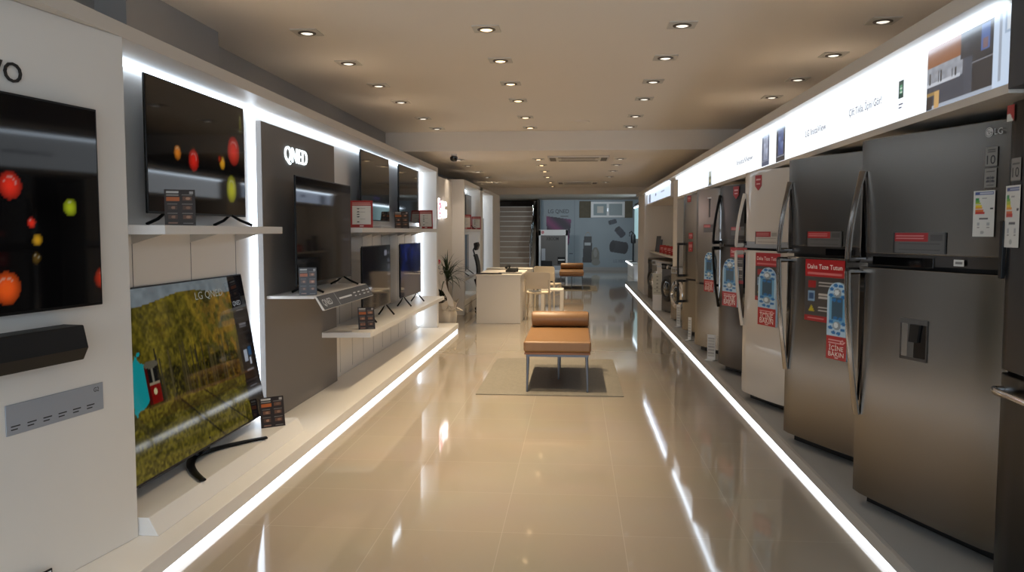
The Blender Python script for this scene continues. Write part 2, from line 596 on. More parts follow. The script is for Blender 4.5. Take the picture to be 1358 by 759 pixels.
def pic_kitchen(U, V):
    """dark kitchen with wood wall cabinet, marble splashback, tall black refrigerator and white wall"""
    U = np.where(U < .775, U * .73 / .775, .73 + (U - .775) * .27 / .225)
    n = vnoise(U, V, 26, 18, 9)
    A = base(U, (.27, .29, .34))
    # left to right: kitchen 0-.73, white wall .73-1
    rect(A, U, V, 0, .40, .62, 1, C(.56, .34, .16))
    m = (U < .42) & (V > .38) & (V < .64)
    A[m] = (C(.52, .54, .58) + (n * .14)[:, None])[m]
    rect(A, U, V, 0, .40, .36, .41, C(.78, .80, .84))
    rect(A, U, V, 0, .44, 0, .35, C(.24, .26, .31))
    rect(A, U, V, .40, .53, .58, 1, C(.13, .13, .16))
    rect(A, U, V, .43, .49, .66, .78, C(.20, .20, .23))
    rect(A, U, V, .53, .73, .0, 1, C(.15, .145, .16))
    rect(A, U, V, .53, .73, .46, .475, C(.50, .50, .53))
    rect(A, U, V, .61, .70, .58, .90, C(.28, .40, .64))
    rect(A, U, V, .63, .68, .60, .72, C(.46, .36, .40))
    rect(A, U, V, 0, .73, 0, .07, C(.66, .70, .76))
    for x in (.03, .14, .17, .30, .34):
        rect(A, U, V, x, x + .014, .40, .50 + .05 * (x < .2), C(.10, .10, .12))
    rect(A, U, V, 0, .14, .22, .27, C(.62, .50, .28))
    rect(A, U, V, .10, .16, .02, .28, C(.80, .64, .40))
    rect(A, U, V, 0, .07, .02, .20, C(.16, .13, .12))
    w = U > .73
    A[w] = C(.80, .87, .96)
    rect(A, U, V, .80, .83, .10, 1, C(.62, .66, .72))
    rect(A, U, V, .86, 1., .66, 1, C(.62, .70, .80))
    rect(A, U, V, .88, .98, .70, 1, C(.84, .88, .92))
    rect(A, U, V, 0, 1, 0, .03, C(.62, .70, .80))
    return A
def pic_plain(c):
    return lambda U, V: base(U, c)
def pic_miniphone(a, b):
    def fn(U, V):
        A = base(U, a)
        rect(A, U, V, .25, .8, .2, .9, C(*b))
        A[(U > .25) & (U < .8) & (V > .2) & (V < .9)] += (vnoise(U, V, 5, 12, 8)[:, None] * .3 - .15)[(U > .25) & (U < .8) & (V > .2) & (V < .9)]
        rect(A, U, V, .1, .95, .14, .17, C(.6, .63, .7))
        return A
    return fn
def pic_mural(U, V):
    """grey blue wall graphic: television, tall speaker with a paper cup shape, three barrel speakers"""
    A = base(U, (.56, .61, .645))
    n = vnoise(U, V, 10, 6, 21)
    A += (n[:, None] - .5) * .02
    rect(A, U, V, .318, .323, 0, 1, C(.50, .55, .58))
    # television, slanted
    t = (U > .050 + (.76 - V) * .03) & (U < .290 - (.72 - V) * .06) & (V < .765 - (U - .05) * .22) & (V > .48 - (U - .06) * .75)
    A[t] = C(.10, .08, .15)
    sw = np.sin((U * 26 + V * 18)) * .5 + .5
    A[t] = (C(.13, .08, .18) + sw[:, None] * C(.36, .10, .22))[t]
    # tall speaker
    s_ = (np.abs(U - .447) < .036 + (.46 - V) * .035) & (V > .07) & (V < .46)
    A[s_] = C(.20, .20, .21)
    rect(A, U, V, .418, .474, .325, .365, C(.70, .73, .75))
    ring = np.abs(((U - .447) / .024) ** 2 + ((V - .46) / .06) ** 2 - 1) < .18
    A[ring & (V > .46)] = C(.60, .56, .50)
    ell(A, U, V, .520, .17, .038, .13, C(.47, .46, .43))
    ell(A, U, V, .520, .21, .017, .065, C(.56, .56, .54))
    ell(A, U, V, .524, .075, .042, .05, C(.50, .50, .48))
    def barrel(cx, cy, L, R_, ang, c):
        ca, sa = math.cos(ang), math.sin(ang)
        X, Y = (U - cx) * 1.57, (V - cy)
        a, b = X * ca + Y * sa, -X * sa + Y * ca
        k = (np.abs(a) < L) & (np.abs(b) < R_) | (((a - L) / (R_ * .5)) ** 2 + (b / R_) ** 2 < 1) | (((a + L) / (R_ * .5)) ** 2 + (b / R_) ** 2 < 1)
        A[k] = C(*c)
        k2 = (((a + L) / (R_ * .45)) ** 2 + (b / (R_ * .8)) ** 2 < 1)
        A[k2] = C(*c) * .62
    barrel(.680, .675, .045, .034, .28, (.20, .22, .27))
    barrel(.752, .525, .060, .052, -.85, (.22, .22, .27))
    barrel(.740, .30, .095, .088, -.16, (.19, .19, .21))
    return A

# ------------------------------------------------------------------ camera (eye height 1.5 m, looking down the aisle)
ph, th = rad(3.9127), rad(4.5740)
fw = Vector((-math.sin(th) * math.cos(ph), math.cos(th) * math.cos(ph), -math.sin(ph)))
rt = fw.cross(Vector((0, 0, 1))).normalized()
up = rt.cross(fw)
cam = bpy.data.cameras.new('camera')
cam.sensor_width = 36
cam.lens = 36 * 1060 / 1358
cam.clip_end = 200
co = bpy.data.objects.new('camera', cam)
COL.objects.link(co)
co.matrix_world = Matrix(((rt.x, up.x, -fw.x, 0), (rt.y, up.y, -fw.y, 0), (rt.z, up.z, -fw.z, 1.5), (0, 0, 0, 1)))
S.camera = co

# ------------------------------------------------------------------ the shell
struct('floor', MB().box(-4.2, 3.2, -2.5, 33.5, -.1, 0), 'floor', smooth=0)
struct('ceiling', MB().box(-4.2, 3.2, -2.5, 12.3, 3.0, 3.12), 'ceil', smooth=0)
struct('ceiling', MB().box(-4.2, 3.2, 12.3, 33.5, 2.72, 2.84), 'ceil', smooth=0)
struct('trim_1', MB().box(-2.95, 2.95, 12.1, 12.4, 2.71, 3.0), 'ceil', smooth=0)
struct('trim_2', MB().box(-2.95, 2.95, 22.5, 22.9, 2.54, 2.72), 'ceil', smooth=0)
struct('wall_left', MB().box(-3.1, -2.9, -2.5, 22.7, 0, 3.0).box(-3.0, -2.70, 4.7, 5.95, 0, 3.0).box(-4.2, -4.0, 22.5, 33.5, 0, 3.0).box(-4.1, -2.95, 22.5, 22.7, 0, 2.72), 'wallg', smooth=0)
struct('wall_right', MB().box(2.9, 3.1, -2.5, 33.5, 0, 3.0), 'wallg', smooth=0)
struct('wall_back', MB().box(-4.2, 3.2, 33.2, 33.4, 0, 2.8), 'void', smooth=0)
struct('wall_back', MB().box(-1.40, 2.9, 31.0, 31.15, 0, 2.72), 'wallg', smooth=0)

# ------------------------------------------------------------------ ceiling lights
ORD = ['nearest', 'second', 'third', 'fourth', 'fifth', 'sixth', 'seventh', 'eighth', 'ninth']
ORDI = ['first', 'second', 'third', 'fourth', 'fifth', 'sixth', 'seventh', 'eighth', 'ninth']
def downlight_proto(lampmat, s=.20):
    t = thing('ceiling_light', 'x', 'ceiling light')
    f = MB()
    q = s / 2
    n = 32
    # square plate with a round opening
    vs, fs = [], []
    for k in range(n):
        a = 2 * PI * k / n
        c_, s_ = math.cos(a), math.sin(a)
        e = q / max(abs(c_), abs(s_))
        vs += [(e * c_, e * s_, 0), (e * c_, e * s_, -.008), (.068 * c_, .068 * s_, -.008), (.06 * c_, .06 * s_, -.001)]
    for k in range(n):
        j = (k + 1) % n
        for i in range(3):
            fs.append((k * 4 + i, j * 4 + i, j * 4 + i + 1, k * 4 + i + 1))
    f.add(vs, fs)
    f.build('frame', 'fixture', t)
    MB().lathe([(.067, -.001), (.067, -.012), (.048, -.016), (.046, -.003)], 28).build('bezel_ring', 'fixdark', t)
    MB().lathe([(.043, -.004), (.043, -.012), (.03, -.0165), (.0, -.018)], 24).build('lamp', lampmat, t)
    return t
protoW = downlight_proto('lamp_warm')
protoN = downlight_proto('lamp_dim')
usedW = usedN = False
def put_light(x, y, z, warm, label, group):
    global usedW, usedN
    if warm:
        t = protoW if not usedW else copy_tree(protoW)
        usedW = True
    else:
        t = protoN if not usedN else copy_tree(protoN)
        usedN = True
    t.location = (x, y, z)
    t['label'] = label
    t['group'] = group
    return t
def spot(x, y, z, power, col, size=80, blend=.8, to=None, r=.04, name='spot'):
    l = bpy.data.lights.new(name, 'SPOT')
    l.energy = power
    l.color = col
    l.spot_size = rad(size)
    l.spot_blend = blend
    l.shadow_soft_size = r
    o = bpy.data.objects.new(name, l)
    COL.objects.link(o)
    o.location = (x, y, z)
    if to is not None:
        d = Vector(to) - Vector((x, y, z))
        o.rotation_euler = d.to_track_quat('-Z', 'Y').to_euler()
    return o
WARM = (1., .80, .53)
rowsY = [4.9, 6.0, 7.1, 8.2, 9.25, 10.6, 11.65]
CW, CN = 150., 14.
for ri, (x, wn) in enumerate(((-.67, 'middle row, lit warm'), (-2.03, 'left hand row'), (.76, 'row right of the warm ones'), (2.17, 'row over the refrigerators'))):
    for k, y in enumerate(rowsY):
        if ri == 3 and k > 4:
            continue
        put_light(x, y, 3.0, ri == 0, f'recessed light in the front ceiling, {wn}, {ORDI[k]} from entrance', f'front ceiling lights, {wn}')
        if ri == 0:
            spot(x, y, 2.97, CW, WARM, 72, 1.)
        elif k % 2 == 0:
            spot(x, y, 2.97, CN, (1, .86, .70), 92, 1.)
for y in (-.5, 1.6, 3.4):
    put_light(-.67, y, 3.0, True, f'warm square ceiling light above the entrance, {y + .5:.0f} metres in', 'ceiling lights over the entrance')
    spot(-.67, y, 2.97, CW * .55, WARM, 72, 1.)
rows2 = [13.6, 14.8, 16.3, 18.0, 20.0, 21.7]
for ri, (x, wn) in enumerate(((-.64, 'middle row, lit warm'), (-2.0, 'left hand row'), (.73, 'right hand row'))):
    for k, y in enumerate(rows2):
        if ri and k == 5:
            continue
        put_light(x, y, 2.72, ri == 0, f'recessed light in the lower rear ceiling, {wn}, {ORDI[k]} behind drop', f'rear ceiling lights, {wn}')
        if ri == 0:
            spot(x, y, 2.69, CW * .85, WARM, 72, 1.)
        elif k % 2 == 0:
            spot(x, y, 2.69, CN, (1, .84, .66), 92, 1.)

def cassette(y, label):
    t = thing('air_conditioner', label, 'air conditioner', (0.03, y, 2.72))
    MB().box(-.5, .5, -.35, .35, -.03, 0).build('housing', 'wallw', t, bevel=.008)
    MB().box(-.28, .28, -.2, .2, -.037, -.029).build('grille', 'trim', t, bevel=.003)
    for sx in (-1, 1):
        MB().box(sx * .42 - .05, sx * .42 + .05, -.28, .28, -.036, -.028).build('air_outlet', 'fixdark', t)
    for sy in (-1, 1):
        MB().box(-.33, .33, sy * .29 - .03, sy * .29 + .03, -.036, -.028).build('air_outlet', 'fixdark', t)
    return t
cassette(13.4, 'square ceiling cassette unit just behind the ceiling drop')
cassette(20.0, 'square ceiling cassette unit farthest down the aisle')
o = MB().lathe([(.13, 0), (.13, -.012), (.11, -.018), (0, -.018)], 32).build('ceiling_speaker', 'ceil', loc=(.05, 11.1, 3.0))
tag(o, 'flat round white disc on the front ceiling before the drop', 'ceiling speaker')
t = thing('security_camera', 'small dark dome camera on a stub under the ceiling drop', 'security camera', (-1.93, 12.62, 2.72))
MB().cyl((0, 0, 0), (0, 0, -.03), .05).build('mount', 'whiteplastic', t)
MB().lathe([(.045, -.03), (.062, -.05), (.06, -.085), (.04, -.115), (0, -.125)], 24).build('dome', 'gloss', t)

# ------------------------------------------------------------------ left side: platform, panels, canopy
t = thing('display_platform', 'long low white display platform along the television wall with a glowing edge', 'platform', (0, 0, 0))
MB().box(-2.249, -1.765, -1.2, 11.92, .035, .115).build('deck', 'white', t, bevel=.003)
MB().box(-2.249, -1.81, -1.1, 11.88, .001, .035).build('plinth', 'white', t)
MB().box(-1.81, -1.772, -1.1, 11.88, .001, .0345).build('led_strip', 'ledf', t)

t = thing('display_canopy', 'long beige canopy board above the television wall with hidden white lights', 'canopy', (0, 0, 0))
MB().box(-2.85, -1.98, -1.2, 11.42, 2.345, 2.41).build('board', 'slab', t, bevel=.002)
MB().box(-2.245, -2.215, 3.42, 11.25, 2.318, 2.3449).build('led_strip', 'led', t)

# back wall of the open television bay, with fine vertical joints
t = thing('display_wall', 'white panelled back wall of the television bay with thin upright joints', 'wall panel', (0, 0, 0))
MB().box(-2.75, -2.25, 3.36, 11.3, .001, 2.3445).build('board', 'white', t)
j = MB()
for y in list(np.arange(3.9, 5.3, .62)) + list(np.arange(7.45, 11.2, .42)):
    j.box(-2.2505, -2.2492, y - .003, y + .003, .15, 1.49)
j.build('joint', 'greyink', t)
MB().box(-2.2499, -2.222, 5.40, 5.445, .16, 2.33).build('led_strip', 'led', t)
MB().box(-2.2499, -2.222, 11.22, 11.262, .16, 2.33).build('led_strip', 'led', t)
o = MB().box(-2.45, -1.98, 11.30, 11.42, .116, 2.3445).build('partition_panel', 'white', bevel=.003)
tag(o, 'narrow white upright panel closing the far end of the television bay', 'wall panel')

# near angled wall panel with the big television
t = thing('display_wall', 'near white wall panel at the left edge carrying the largest wall television', 'wall panel', (-1.975, 3.4, .1155), 81.25)
MB().box(-3.4, 0, 0, .16, 0, 2.229).build('board', 'wallw', t, bevel=.003)
e = MB()
e.text('EVO', -.745, 1.930, .072, y=-.004, sx=1.05, bold=.006, thick=.004)
e.build('lettering', 'ink', t, smooth=0)

def tv(W, H, pic, label, loc, rz, z0=.06, feet='v', foot_x=.33, tilt=0., scr='screen', nx=96, ny=54, name='television', bez=.009, thick=.03, wide_back=True, extra=None, swap=None):
    """local x to the viewer's right, front towards -y, base at the surface it stands on"""
    t = thing(name, label, 'television', loc, rz)
    rot = (rad(tilt), 0, 0)
    b = MB()
    b.box(-W / 2, W / 2, 0, .012, 0, H)
    f = b.build('frame', 'bezel', t, bevel=.003, loc=(0, 0, z0), rot=rot)
    b = MB().prism([(-W * .48, .0121), (W * .48, .0121), (W * .46, thick), (-W * .46, thick)], H * .02, H * .98, 'z')
    if wide_back:
        b.prism([(-W * .36, thick), (W * .36, thick), (W * .33, thick + .03), (-W * .33, thick + .03)], H * .06, H * .55, 'z')
    b.build('back_cover', 'tvback', t, bevel=.004, loc=(0, 0, z0), rot=rot)
    s = MB().paint(-W / 2 + bez, W / 2 - bez, bez * 1.3, H - bez, -.0012, nx, ny, pic)
    if extra:
        extra(s)
    s.build('screen', scr, t, smooth=0, loc=(0, 0, z0), rot=rot)
    if feet == 'v':
        for sx in (-1, 1):
            fl = .9 if H > .65 else .62
            q = MB().tube([(0, -.15 * fl, .008), (0, -.07 * fl, z0 * .6), (0, .0, z0 + .012), (0, .05 * fl, z0 * .6), (0, .12 * fl, .008)], .011, 8, flat=(1.0, .8))
            q.build('foot', 'blackm', t, loc=(sx * W * foot_x, .012, 0))
    elif feet == 'slab':
        MB().box(-W * .2, W * .2, -.11, .13, .0, .03).build('foot', 'whiteplastic', t, bevel=.012)
        MB().box(-.05, .05, .02, .05, .02, z0 + .02).build('neck', 'whiteplastic', t)
    elif feet == 'wall':
        MB().box(-W * .2, W * .2, thick * .9, .05, H * .3, H * .7).build('bracket', 'blackm', t, loc=(0, 0, z0))
    return t

# near wall television
Wf, Hf = 1.42, .80
def nb(s, z, r, c):
    return ((s + 1.655) / Wf, (z - 1.197) / Hf, r / Wf, r / Hf, c)
OR, RD, GR, YL = (.95, .36, .12), (.90, .20, .13), (.66, .72, .14), (.80, .60, .13)
t = tv(Wf, Hf, pic_balls([nb(-.67, 1.665, .052, RD), nb(-.388, 1.592, .036, GR), nb(-.58, 1.528, .020, RD), nb(-.556, 1.463, .023, YL),
                          nb(-.563, 1.393, .022, (.35, .26, .08)), nb(-.702, 1.287, .062, OR), nb(-.225, 1.298, .045, (.70, .16, .06)),
                          nb(-1.05, 1.5, .07, RD), nb(-1.3, 1.75, .05, GR)]),
       'big thin wall mounted television showing orange and green balls on the near white panel',
       (0, 0, 0), 0, z0=0, feet='wall', nx=170, ny=96, wide_back=False)
def on_near_wall(s, z, off):
    a = rad(81.25)
    return (-1.975 + math.cos(a) * s + math.sin(a) * off, 3.4 + math.sin(a) * s - math.cos(a) * off, z)
t.location = on_near_wall(-.94, 1.197, .051)
t.rotation_euler = (0, 0, rad(81.25))
# soundbar
t = thing('soundbar', 'long black soundbar mounted under the near wall television', 'soundbar', on_near_wall(-.99, 0.993, .001), 81.25)
MB().prism([(0, 0), (0, .138), (-.095, .138), (-.115, .05), (-.09, 0)], -.60, .60, 'x').build('body', 'black', t, bevel=.004)
MB().prism([(-.0955, .1335), (-.1150, .052), (-.117, .052), (-.0975, .1345)], -.585, .585, 'x').build('grille', 'black', t)
# spec plate under the soundbar
t = thing('spec_plate', 'silver information plate with small black print under the soundbar', 'sign', on_near_wall(-.437, .747, .0005), 81.25)
MB().box(-.245, .245, -.004, 0, 0, .115).build('plate', 'plate', t, bevel=.0015)
q = MB()
q.text('G2', .19, .082, .018, y=-.0046, bold=.006)
for i in range(6):      # six small two line captions, too small to read
    for k_, wd in ((0, .042), (1, .030)):
        q.box(-.225 + i * .075, -.225 + i * .075 + wd, -.0046, -.004, .030 - k_ * .012, .0345 - k_ * .012)
q.build('print', 'ink', t, smooth=0)
# dark card at the foot of the near wall
t = thing('price_card', 'dark card in a frame at the foot of the near white wall panel', 'price card', on_near_wall(-.66, .141, .03), 81.25)
MB().box(-.13, .13, -.006, .0, 0, .055).build('card', 'black', t, bevel=.002)
MB().box(.105, .122, -.0075, -.006, .008, .048).build('sticker', 'whiteink', t)

# ---- shelf under the upper near television
def bay_shelf(label, y0, y1, xf, z0, z1, cham=.22, brackets=()):
    t = thing('wall_shelf', label, 'shelf', (0, 0, 0))
    MB().prism([(-2.2499, y0), (xf - .0, y0 + cham), (xf, y1), (-2.2499, y1)], z0, z1).build('board', 'white', t, bevel=.002)
    for y in brackets:
        MB().prism([(-2.2499, z0), (-2.08, z0), (-2.2499, z0 - .05)], y - .004, y + .004, 'y').build('bracket', 'trim', t)
    return t
bay_shelf('white wall shelf holding the upper near television with coloured balls', 3.45, 5.2, -1.95, 1.485, 1.53, brackets=(3.9, 4.52, 5.14))
t = tv(1.18, .69, pic_balls([(.865, .587, .075, .135, (.80, .16, .12)), (.415, .435, .052, .092, (.82, .15, .11)), (.26, .475, .034, .06, (.80, .46, .12)),
                            (.725, .456, .034, .058, (.84, .60, .15)), (.83, .234, .062, .125, (.70, .70, .14)), (.955, .85, .02, .10, (.28, .28, .06)),
                            (.695, .49, .02, .03, (.6, .14, .05))], (.03, .026, .024)),
       'upper near television with red and yellow balls standing on the white wall shelf', (-2.115, 4.41, 1.53), 90, nx=150, ny=84)

# ---- wedge plinth and the tilted television on the platform
o = MB()
o.prism([(-2.2, .1155), (-1.885, .1155), (-1.93, .20), (-2.2, .20)], 3.41, 5.37, 'y')
o = o.build('tv_plinth', 'white', bevel=.002)
tag(o, 'low white plinth with a slanted front on the platform under the tilted television', 'plinth')
def forest_extra(s):
    s.text('LG QNED', .14, .835, .045, y=-.0022, col=(.66, .67, .64), width=.36)
    s.text('QNED', .62, .755, .030, y=-.0024, col=(.72, .74, .76), width=.115)
t = tv(1.66, .955, pic_forest, 'large tilted television on the plinth showing autumn trees and a red tram', (-2.08, 4.36, .20), 90, z0=.075, feet='none',
       tilt=-9.6, scr='screenb', nx=250, ny=145, extra=forest_extra)
q = MB()
pts = []
for k in range(25):
    u_ = k / 24
    x_ = -.43 + .86 * u_
    pts.append((x_, .09 - .245 * (abs(x_) / .43) ** 1.7, .011))
q.tube(pts, [.013 + .004 * math.sin(PI * k / 24) for k in range(25)], 8, flat=(1.5, .7))
q.build('stand_foot', 'blackm', t)
MB().tube([(0, .055, .13), (0, .06, .07), (0, .085, .014)], [.03, .03, .024], 10, flat=(1.8, .6)).build('stand_neck', 'blackm', t)

# ---- price cards
def card(label, x, y, z, rz, w=.145, h=.2, seed=1, tilt=-12, pic=None, group=None, name='price_card', cat='price card', nx=40, ny=54):
    t = thing(name, label, cat, (x, y, z), rz, group)
    MB().box(-w / 2, w / 2, 0, .003, 0, h).build('card', 'black' if pic is None else 'redink', t, loc=(0, 0, .0006), rot=(rad(tilt), 0, 0))
    MB().paint(-w / 2, w / 2, 0, h, -.0008, nx, ny, pic or pic_card(seed)).build('print', 'print', t, loc=(0, 0, .0006), rot=(rad(tilt), 0, 0), smooth=0)
    MB().prism([(.004, 0), (.065, 0), (.068, .003), (.04, h * .55), (.036, h * .55)], -w * .3, w * .3, 'x').build('easel', 'whiteplastic', t)
    return t
card('brown price card before the upper near television on the wall shelf', -1.99, 3.90, 1.53, 28, .145, .185, 1)
card('brown price card on the plinth beside the tilted television', -2.0, 5.10, .20, 38, .16, .20, 2)

# ------------------------------------------------------------------ QNED panel
t = thing('feature_panel', 'tall grey linen panel with lit lettering behind the middle television', 'display panel', (-2.2, 5.49, 0), 90)
MB().box(0, 1.70, 0, .0495, .1155, 2.272).build('board', 'fabricpanel', t, bevel=.002)
q = MB()
q.text('QNED', .44, 2.035, .115, y=-.001, thick=.010, width=.50)
q.build('letters', 'neon', t, smooth=0)

t = thing('wall_shelf', 'white shelf with a slanted slate coloured front on the grey linen panel', 'shelf', (-1.86, 5.55, 0), 90)
MB().prism([(-.02, .3399), (0, 0), (1.38, 0), (1.38, .3399)], 1.018, 1.038).build('board', 'white', t, bevel=.002)
MB().prism([(-.001, 1.036), (-.012, 1.036), (-.075, .935), (-.06, .935)], 0, 1.38, 'x').build('front_board', 'white', t, bevel=.001)
ang = math.atan2(.063, .101)
lipm = Matrix.Translation((0, -.0125, 1.0355)) @ Matrix.Rotation(-ang, 4, 'X')
q = MB(); q.T = lipm
q.box(.012, 1.372, -.0035, -.0005, -.114, -.002)
q.build('slate_front', 'slate', t)
q = MB(); q.T = lipm
q.text('QNED', .05, -.085, .052, y=-.0042, width=.21, bold=.006)
q.box(.400, .404, -.0044, -.0036, -.112, -.006)
q.box(.45, .79, -.0042, -.0036, -.068, -.054)
for i, wd in enumerate((.07, .06, .09, .08)):
    q.box(.86 + i * .13, .86 + i * .13 + wd, -.0042, -.0036, -.053, -.043)
    q.box(.86 + i * .13, .86 + i * .13 + wd * .7, -.0042, -.0036, -.080, -.071)
q.build('print', 'whiteink', t, smooth=0)

t = tv(1.40, .80, pic_dim(31, (.2, .2, .25), .05, ((.80, .995, .0, 1, (.13, .13, .145)), (.83, .96, .86, .87, (.3, .3, .32)), (.83, .96, .62, .63, (.3, .3, .32)), (.83, .96, .40, .41, (.3, .3, .32)))),
       'middle television on the slate fronted shelf before the grey linen panel', (-2.0, 6.30, 1.038), 90, z0=.065, foot_x=.34)
card('brown price card at the near end of the slate fronted shelf', -1.93, 5.63, 1.038, 22, .125, .20, 3, tilt=-6)

# ------------------------------------------------------------------ far section of the bay
bay_shelf('upper white wall shelf beyond the grey panel holding two televisions', 7.24, 11.24, -1.96, 1.49, 1.535, .0, brackets=tuple(np.arange(7.45, 11.2, .42)))
bay_shelf('lower white wall shelf beyond the grey panel holding two televisions', 6.75, 10.72, -1.78, .575, .62, .05)
tv(1.20, .70, pic_dim(41, (.42, .36, .30), .12, ((.40, .62, .30, .36, (.16, .13, .26)),)), 'television on the upper far shelf, the nearer of the two', (-2.12, 8.40, 1.535), 90, z0=.075, feet='slab', nx=60, ny=34)
tv(1.22, .70, pic_dim(45, (.40, .36, .30), .10), 'television on the upper far shelf, the one beside the end panel', (-2.12, 10.12, 1.535), 90, z0=.075, feet='slab', nx=60, ny=34)
def pic_tv5(U, V):
    A = base(U, (.055, .055, .08))
    A += (vnoise(U, V, 8, 5, 51)[:, None]) * .03
    for y in (.86, .72, .60, .48, .36, .24):
        rect(A, U, V, .88, .96, y, y + .05, C(.34, .34, .38))
    rect(A, U, V, .76, .86, .84, .93, C(.55, .55, .6))
    return A
def pic_tv6(U, V):
    n = vnoise(U, V, 8, 8, 61) * .6 + vnoise(U, V, 22, 22, 62) * .4
    A = C(.04, .05, .10) + n[:, None] * C(.14, .20, .48) * np.clip(V * 1.3, .25, 1)[:, None]
    rect(A, U, V, .82, 1, .9, 1, C(.28, .30, .40))
    return A
tv(1.13, .63, pic_tv5, 'television on the lower far shelf, the nearer one, dark screen with a column of marks', (-1.98, 7.86, .62), 90, z0=.11, nx=60, ny=34, scr='screenb')
tv(1.02, .63, pic_tv6, 'television on the lower far shelf, the farther one, with a blue picture', (-1.98, 9.50, .62), 88, z0=.11, nx=60, ny=34, scr='screenb')
card('brown price card on the lower far shelf', -1.87, 7.02, .62, 26, .15, .20, 4)
card('brown price card between the two upper far televisions', -2.02, 9.20, 1.535, 24, .17, .20, 5)
card('red bordered notice before the nearer upper far television', -2.07, 7.62, 1.535, 14, .215, .27, 6, pic=pic_notice, name='notice_stand', cat='notice')
card('red bordered notice beside the farther upper far television', -2.05, 10.85, 1.535, 14, .19, .26, 6, pic=pic_notice, name='notice_stand', cat='notice')

# ------------------------------------------------------------------ logo wall
def logo_disc(mb, cx, cz, r, y, m_bg=0, m_fg=1, cb=(1, 1, 1), cf=(1, 1, 1)):
    """round face mark: ring, inner hook, bar, upright and eye"""
    n = 28
    d = [(cx + r * math.cos(2 * PI * k / n), y, cz + r * math.sin(2 * PI * k / n)) for k in range(n)]
    mb.add(d, [tuple(range(n))[::-1]], m_bg, cb)
    def arc(a0, a1, ra, rb, k=24):
        vs, fs = [], []
        for i in range(k + 1):
            a = rad(a0 + (a1 - a0) * i / k)
            vs += [(cx + ra * math.cos(a), y - .0012, cz + ra * math.sin(a)), (cx + rb * math.cos(a), y - .0012, cz + rb * math.sin(a))]
        for i in range(k):
            fs.append((2 * i, 2 * i + 1, 2 * i + 3, 2 * i + 2))
        mb.add(vs, fs, m_fg, cf)
    arc(70, 360, r * .72, r * .82)
    def q(x0, x1, z0, z1):
        mb.add([(cx + x0 * r, y - .0012, cz + z0 * r), (cx + x1 * r, y - .0012, cz + z0 * r), (cx + x1 * r, y - .0012, cz + z1 * r), (cx + x0 * r, y - .0012, cz + z1 * r)], [(0, 1, 2, 3)], m_fg, cf)
    q(.25, .82, -.06, .05)
    q(-.08, .03, -.38, .42)
    q(-.08, .28, -.38, -.28)
    e = [(cx - .36 * r + .1 * r * math.cos(2 * PI * k / 12), y - .0012, cz + .3 * r + .1 * r * math.sin(2 * PI * k / 12)) for k in range(12)]
    mb.add(e, [tuple(range(12))[::-1]], m_fg, cf)

t = thing('display_wall', 'plain white recessed wall section behind the potted plant with the lit round logo', 'wall panel', (-2.2, 11.42, 0), 90)
MB().box(0, 2.70, 0, .4, .001, 2.38).build('board', 'wallw', t, bevel=.002)
t = thing('lit_logo', 'glowing white logo letters with a red face mark on the white wall above the plant', 'sign', (-2.2, 12.55, 1.86), 90)
q = MB()
q.lathe([(.165, 0), (.165, -.045), (.15, -.05), (0, -.05)], 32, (0, -.001, 0), 0, 'y')
q.build('halo_disc', 'neonw', t)
q = MB()
logo_disc(q, 0, 0, .14, -.053, 0, 1)
q.build('face_mark', ['neonred', 'neonw'], t, smooth=0)
MB().text('LG', .24, -.13, .26, y=-.001, thick=.045, bold=.008, width=.5).build('letters', 'neonw', t, smooth=0)

# ------------------------------------------------------------------ potted plant with ribbon
t = thing('potted_plant', 'spiky potted plant wrapped in white paper with a ribbon behind the platform end', 'plant', (-1.97, 12.1, 0))
n = 28
prof = [(0, 0), (.10, .0), (.13, .12), (.15, .24), (.13, .30), (.16, .40), (.18, .44)]
vs, fs = [], []
for i, (r, z) in enumerate(prof):
    for k in range(n):
        a = 2 * PI * k / n
        rr = r * (1 + .10 * math.sin(a * 5 + i * .9) + .05 * math.sin(a * 11 + i))
        vs.append((rr * math.cos(a), rr * math.sin(a), z + (.03 * math.sin(a * 4) if i == len(prof) - 1 else 0) + .001))
for i in range(len(prof) - 1):
    for k in range(n):
        fs.append((i * n + k, i * n + (k + 1) % n, (i + 1) * n + (k + 1) % n, (i + 1) * n + k))
MB().add(vs, fs).build('paper_wrap', 'paper', t, smooth=60)
q = MB()
q.tube([(-.13, 0, .28), (-.02, -.14, .29), (.12, -.07, .28)], .02, 8, flat=(1, .6))
for a0, L in ((0.2, .16), (-.4, .13), (2.7, .12)):
    q.tube([(.10, -.10, .29), (.10 + L * .5 * math.cos(a0), -.13, .33 + .05 * math.sin(a0)), (.10 + L * math.cos(a0), -.12, .30)], [.01, .04, .03], 8, flat=(1, .35))
q.build('bow', 'paper', t)
MB().lathe([(.001, .40), (.13, .40), (.13, .42), (.001, .43)], 20).build('soil', 'stem', t)
MB().tube([(0, 0, .42), (.012, 0, .6), (.0, 0, .78), (.01, 0, .86)], [.02, .017, .015, .012], 8).build('stem', 'stem', t)
r = random.Random(4)
def leaf(mb, base_, az, el, L, w, droop):
    pts = []
    for i in range(6):
        u_ = i / 5
        d = L * u_
        e_ = el - droop * u_ * u_
        pts.append((base_[0] + d * math.cos(e_) * math.cos(az), base_[1] + d * math.cos(e_) * math.sin(az), base_[2] + d * math.sin(e_)))
    side = Vector((-math.sin(az), math.cos(az), 0))
    vs, fs = [], []
    for i, p in enumerate(pts):
        ww = w * [.5, 1, 1, .8, .5, .02][i]
        vs += [tuple(Vector(p) - side * ww), (p[0], p[1], p[2] - ww * .35), tuple(Vector(p) + side * ww)]
    for i in range(5):
        for k in range(2):
            fs.append((i * 3 + k, i * 3 + k + 1, i * 3 + k + 4, i * 3 + k + 3))
    mb.add(vs, fs)
q = MB()
